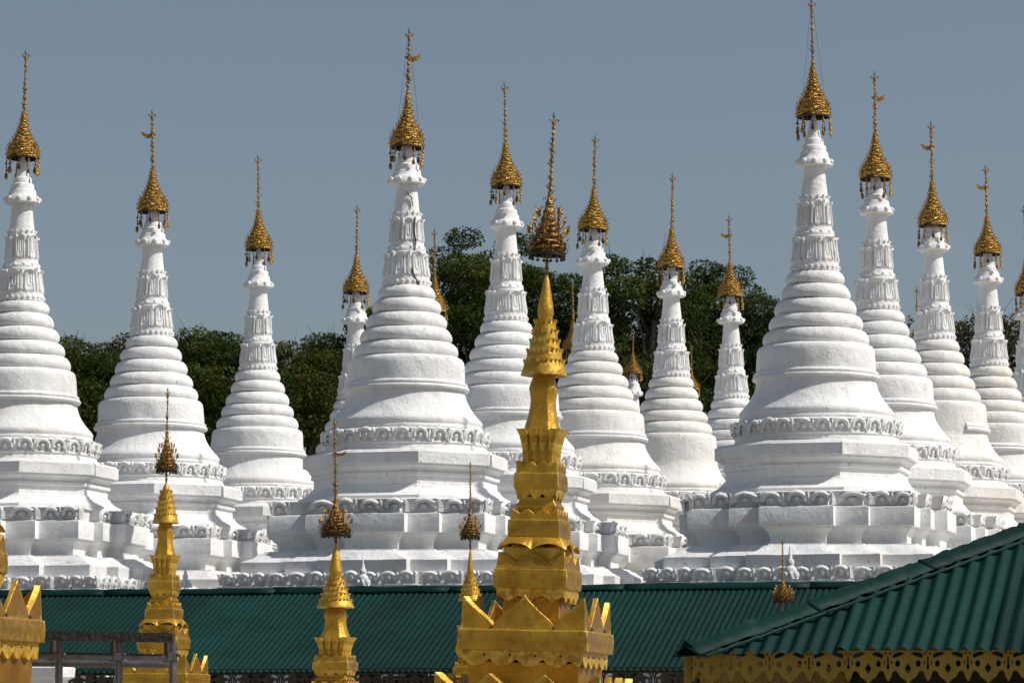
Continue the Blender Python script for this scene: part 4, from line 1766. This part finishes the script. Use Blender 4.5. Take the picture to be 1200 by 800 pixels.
bm = bmesh.new()
p0, p1 = SP(30, 744), SP(203.5, 747)
d = (p1 - p0)
n = 26
prev = None
for i in range(n + 1):
    c = p0 + d * (i / n)
    w1 = .028 + .004 * noise.noise(Vector((i * .9, 0, 0)))
    w2 = .027 + .004 * noise.noise(Vector((i * .8, 4, 0)))
    vs = [bm.verts.new(c + Vector((0, y, z))) for y, z in ((-.07, -w2), (.07, -w2), (.07, w1), (-.07, w1))]
    if prev:
        skin(bm, prev, vs)
    else:
        bm.faces.new(vs)
    prev = vs
bm.faces.new(prev)
obj('board', bm, 'board', sc, 30)
bm = bmesh.new()
tube(bm, SP(30, 767), SP(205, 770), .020, .020, 14)
obj('cross_pipe', bm, 'pipe', sc)
bm = bmesh.new()
tube(bm, SP(28, 776, .6), SP(200, 778, .6), .0235, .0235, 14)
obj('cross_pipe', bm, 'pipe', sc)
for x in (69.5, 139.5, 203):
    bm = bmesh.new()
    a1 = SP(x, 751, .052)
    tube(bm, (a1.x, a1.y, 0.0), a1, .0235, .0235, 14)
    obj('post', bm, 'pipe', sc)
    bm = bmesh.new()
    cc = SP(x, 768.5, .025)
    box(bm, cc, (.062, .10, .05))
    ball(bm, cc + Vector((.035, -.035, .01)), .014, 1, 6, 4)
    ball(bm, cc + Vector((-.03, -.04, -.018)), .012, 1, 6, 4)
    tube(bm, cc + Vector((.02, -.03, 0)), cc + Vector((.045, -.085, .012)), .008, .008, 6)
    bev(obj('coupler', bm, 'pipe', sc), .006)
for x in (62, 133, 196):
    bm = bmesh.new()
    a1 = SP(x, 750, .6)
    tube(bm, SP(x, 779, .6), a1, .020, .020, 12)
    obj('hanger', bm, 'wood', sc)
for x in (92, 152):
    pass

# white pedestal blocks just seen at the bottom left, behind the golden corner
ped = empty('white_pedestal', P(36, 800, 31.0))
ped.location.z = 0
ped.rotation_euler = (0, 0, -TH)
tag(ped, 'low whitewashed pedestal at bottom left between golden corner and scaffold', 'pedestal')
bm = bmesh.new()
zt = hgt(781, 31)
loft(bm, polyshape([(-1, -.6), (1, -.6), (1, .6), (-1, .6)], .3), [(.36, 0), (.36, zt - .35), (.30, zt - .3), (.29, zt - .12), (.34, zt - .09), (.345, zt - .01), (.33, zt)], wob=.006)
obj('block', bm, 'white', ped)
bm = bmesh.new()
loft(bm, polyshape(square_c(), .5), [(.12, zt), (.12, zt + .004), (.03, zt + .006)], wob=0)
obj('cap', bm, 'white', ped)


# ------------------------------------------------------------------ trees behind the stupas
def quads_mesh(name, V, n):
    me = bpy.data.meshes.new(name)
    me.vertices.add(n * 4)
    me.vertices.foreach_set('co', V.astype(np.float32).ravel())
    me.loops.add(n * 4)
    me.loops.foreach_set('vertex_index', np.arange(n * 4, dtype=np.int32))
    me.polygons.add(n)
    me.polygons.foreach_set('loop_start', np.arange(0, n * 4, 4, dtype=np.int32))
    me.update(calc_edges=True)
    return me


def leaf_cloud(rng, centers, radii, per, size, flat=.55, droop=0.0):
    cs = []
    for (c, r, m) in zip(centers, radii, per):
        d = rng.normal(size=(m, 3))
        d /= np.linalg.norm(d, axis=1)[:, None]
        rad = rng.uniform(.45, 1.0, size=(m, 1)) ** .5
        pts = d * rad * np.array([r, r, r * flat])
        pts[:, 2] -= droop * (pts[:, 0] ** 2 + pts[:, 1] ** 2) / max(r, .1)
        cs.append(pts + np.array(c))
    pts = np.concatenate(cs)
    n = len(pts)
    nrm = rng.normal(size=(n, 3))
    nrm[:, 2] = np.abs(nrm[:, 2]) + .35
    nrm /= np.linalg.norm(nrm, axis=1)[:, None]
    t = rng.normal(size=(n, 3))
    t -= (t * nrm).sum(1)[:, None] * nrm
    t /= np.linalg.norm(t, axis=1)[:, None]
    b = np.cross(nrm, t)
    L = rng.uniform(.7, 1.4, size=(n, 1)) * size
    W = L * rng.uniform(.38, .6, size=(n, 1))
    V = np.stack([pts - t * L * .5, pts - b * W * .5 + nrm * L * .06, pts + t * L * .5, pts + b * W * .5 + nrm * L * .06], axis=1)
    return V.reshape(-1, 3), n


def make_tree(x, D, top_y, width_px, seed, leafmat, label, name='leafy_tree', dens=1.0, zlow_y=520, bare=0.0, leaf=.11, clump=.62, lumps=None, kind_cat='tree'):
    rng = np.random.default_rng(seed)
    rnd = random.Random(seed)
    px = D / F
    base = Vector(((x - 600) * px * 1.01, D, 0))
    top = hgt(top_y, D)
    low = hgt(zlow_y, D)
    hw = width_px * px / 2
    root = empty(name, base)
    bm = bmesh.new()
    fork = low * rnd.uniform(.35, .45)
    p = Vector((0, 0, -.1))
    segs = 5
    for i in range(segs):
        q = Vector((rnd.uniform(-.12, .12) * (i + 1) * .5, rnd.uniform(-.1, .1), fork * (i + 1) / segs))
        tube(bm, p, q, .42 - .03 * i, .42 - .03 * (i + 1), 9, cap=False)
        p = q
    centers, radii = [], []
    limbs = []
    tips = []
    nl = 7
    for k in range(nl):
        t = 2 * PI * (k + rnd.uniform(-.3, .3)) / nl
        rr = hw * rnd.uniform(.35, .75)
        z = low + (top - low) * rnd.uniform(.25, .8)
        mid = p + Vector((math.cos(t) * rr * .45, math.sin(t) * rr * .35, (z - p.z) * .55))
        end = Vector((math.cos(t) * rr, math.sin(t) * rr * .8, z))
        tube(bm, p, mid, .22, .14, 7, cap=False)
        tube(bm, mid, end, .14, .05, 6, cap=False)
        limbs.append((mid, end))
    trunk = obj('trunk', bm, 'bark', root)
    bm = bmesh.new()
    # clumps: spread over a lumpy dome
    N1 = int(60 * dens * (width_px / 200.0) * 1.2)
    for k in range(N1):
        for _ in range(20):
            ux = rnd.uniform(-1, 1)
            uy = rnd.uniform(-1, 1)
            if ux * ux + uy * uy < 1:
                break
        dome = math.sqrt(max(0.0, 1 - (ux * ux + uy * uy) * .85))
        lump = .82 + .34 * noise.noise(Vector((ux * 2.6 + seed, uy * 2.2, 0))) + .12 * rnd.uniform(-1, 1)
        zz = low + (top - low) * min(1.0, dome * lump) * rnd.choice((1, 1, .96, .8, .62, .4, .2))
        c = Vector((ux * hw, uy * hw * .7, zz))
        centers.append(c)
        radii.append(clump * rnd.choice((.45, .7, .9, 1.1, 1.3)) * rnd.uniform(.9, 1.1))
        # branch to the clump
        m, e2 = min(limbs, key=lambda L_: (L_[1] - c).length)
        st = m.lerp(e2, rnd.uniform(.4, 1))
        md = st.lerp(c, .5) + Vector((rnd.uniform(-.3, .3), rnd.uniform(-.3, .3), rnd.uniform(-.1, .3)))
        tube(bm, st, md, .05, .035, 5, cap=False)
        tube(bm, md, c, .035, .012, 4, cap=False)
        for q in range(3 if not bare else 6):
            dv = Vector((rnd.gauss(0, 1), rnd.gauss(0, 1), rnd.gauss(.35, .8))).normalized() * radii[-1] * rnd.uniform(.7, 1.3 + bare)
            tube(bm, c, c + dv, .012, .004, 3, cap=False)
    obj('branches', bm, 'bark', root)
    per = [int(560 * (r / clump) ** 2 * (1 - bare)) for r in radii]
    V, n = leaf_cloud(rng, [tuple(c) for c in centers], radii, per, leaf)
    me = quads_mesh('crown', V, n)
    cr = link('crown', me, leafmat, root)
    tag(cr, kind='stuff')
    tag(root, label, kind_cat, 'trees behind the stupas')
    return root


TREES = [
    (95, 92, 402, 170, 1, 'leaf_a', 'dark green tree behind the left edge stupa'),
    (158, 96, 388, 120, 2, 'leaf_b', 'olive green tree rising directly behind the second stupa from the left'),
    (250, 91, 395, 190, 3, 'leaf_a', 'dark bushy tree between the second and third stupas from the left'),
    (340, 93, 408, 160, 4, 'leaf_b', 'low olive tree right of the third stupa from the left'),
    (425, 97, 372, 150, 5, 'leaf_a', 'dark tree behind the stupa half hidden by the wide cracked one'),
    (560, 95, 278, 260, 6, 'leaf_a', 'tallest broad dark tree right of the wide cracked stupa'),
    (655, 99, 306, 170, 7, 'leaf_a', 'dark tree directly behind the big golden spire'),
    (835, 97, 318, 210, 9, 'leaf_a', 'dark drooping tree behind the stupa peeping out at centre right'),
]
for (x, D, ty, wp, sd_, lm_, lab) in TREES:
    make_tree(x, D, ty, wp, sd_, lm_, lab, dens=2.4, leaf=.092)
make_tree(735, 94, 288, 160, 8, 'leaf_a', 'open tree with bare twigs and gaps right of the big golden spire', dens=1.4, bare=.35, leaf=.12)
make_tree(1085, 98, 360, 110, 11, 'leaf_c', 'thin brownish tree behind the stained stupa at right', dens=1.0, bare=.72, leaf=.12)
make_tree(1170, 95, 355, 150, 12, 'leaf_c', 'sparse brown tree with bare twigs at the right edge', dens=1.3, bare=.70, leaf=.12)
# low shrubs and far trees filling the ground line
make_tree(985, 104, 392, 220, 13, 'leaf_b', 'olive tree hidden mostly by the wide centre right stupa', dens=1.5, leaf=.13)
print('objects', len(bpy.data.objects), 'tris', sum(len(m.polygons) for m in bpy.data.meshes))
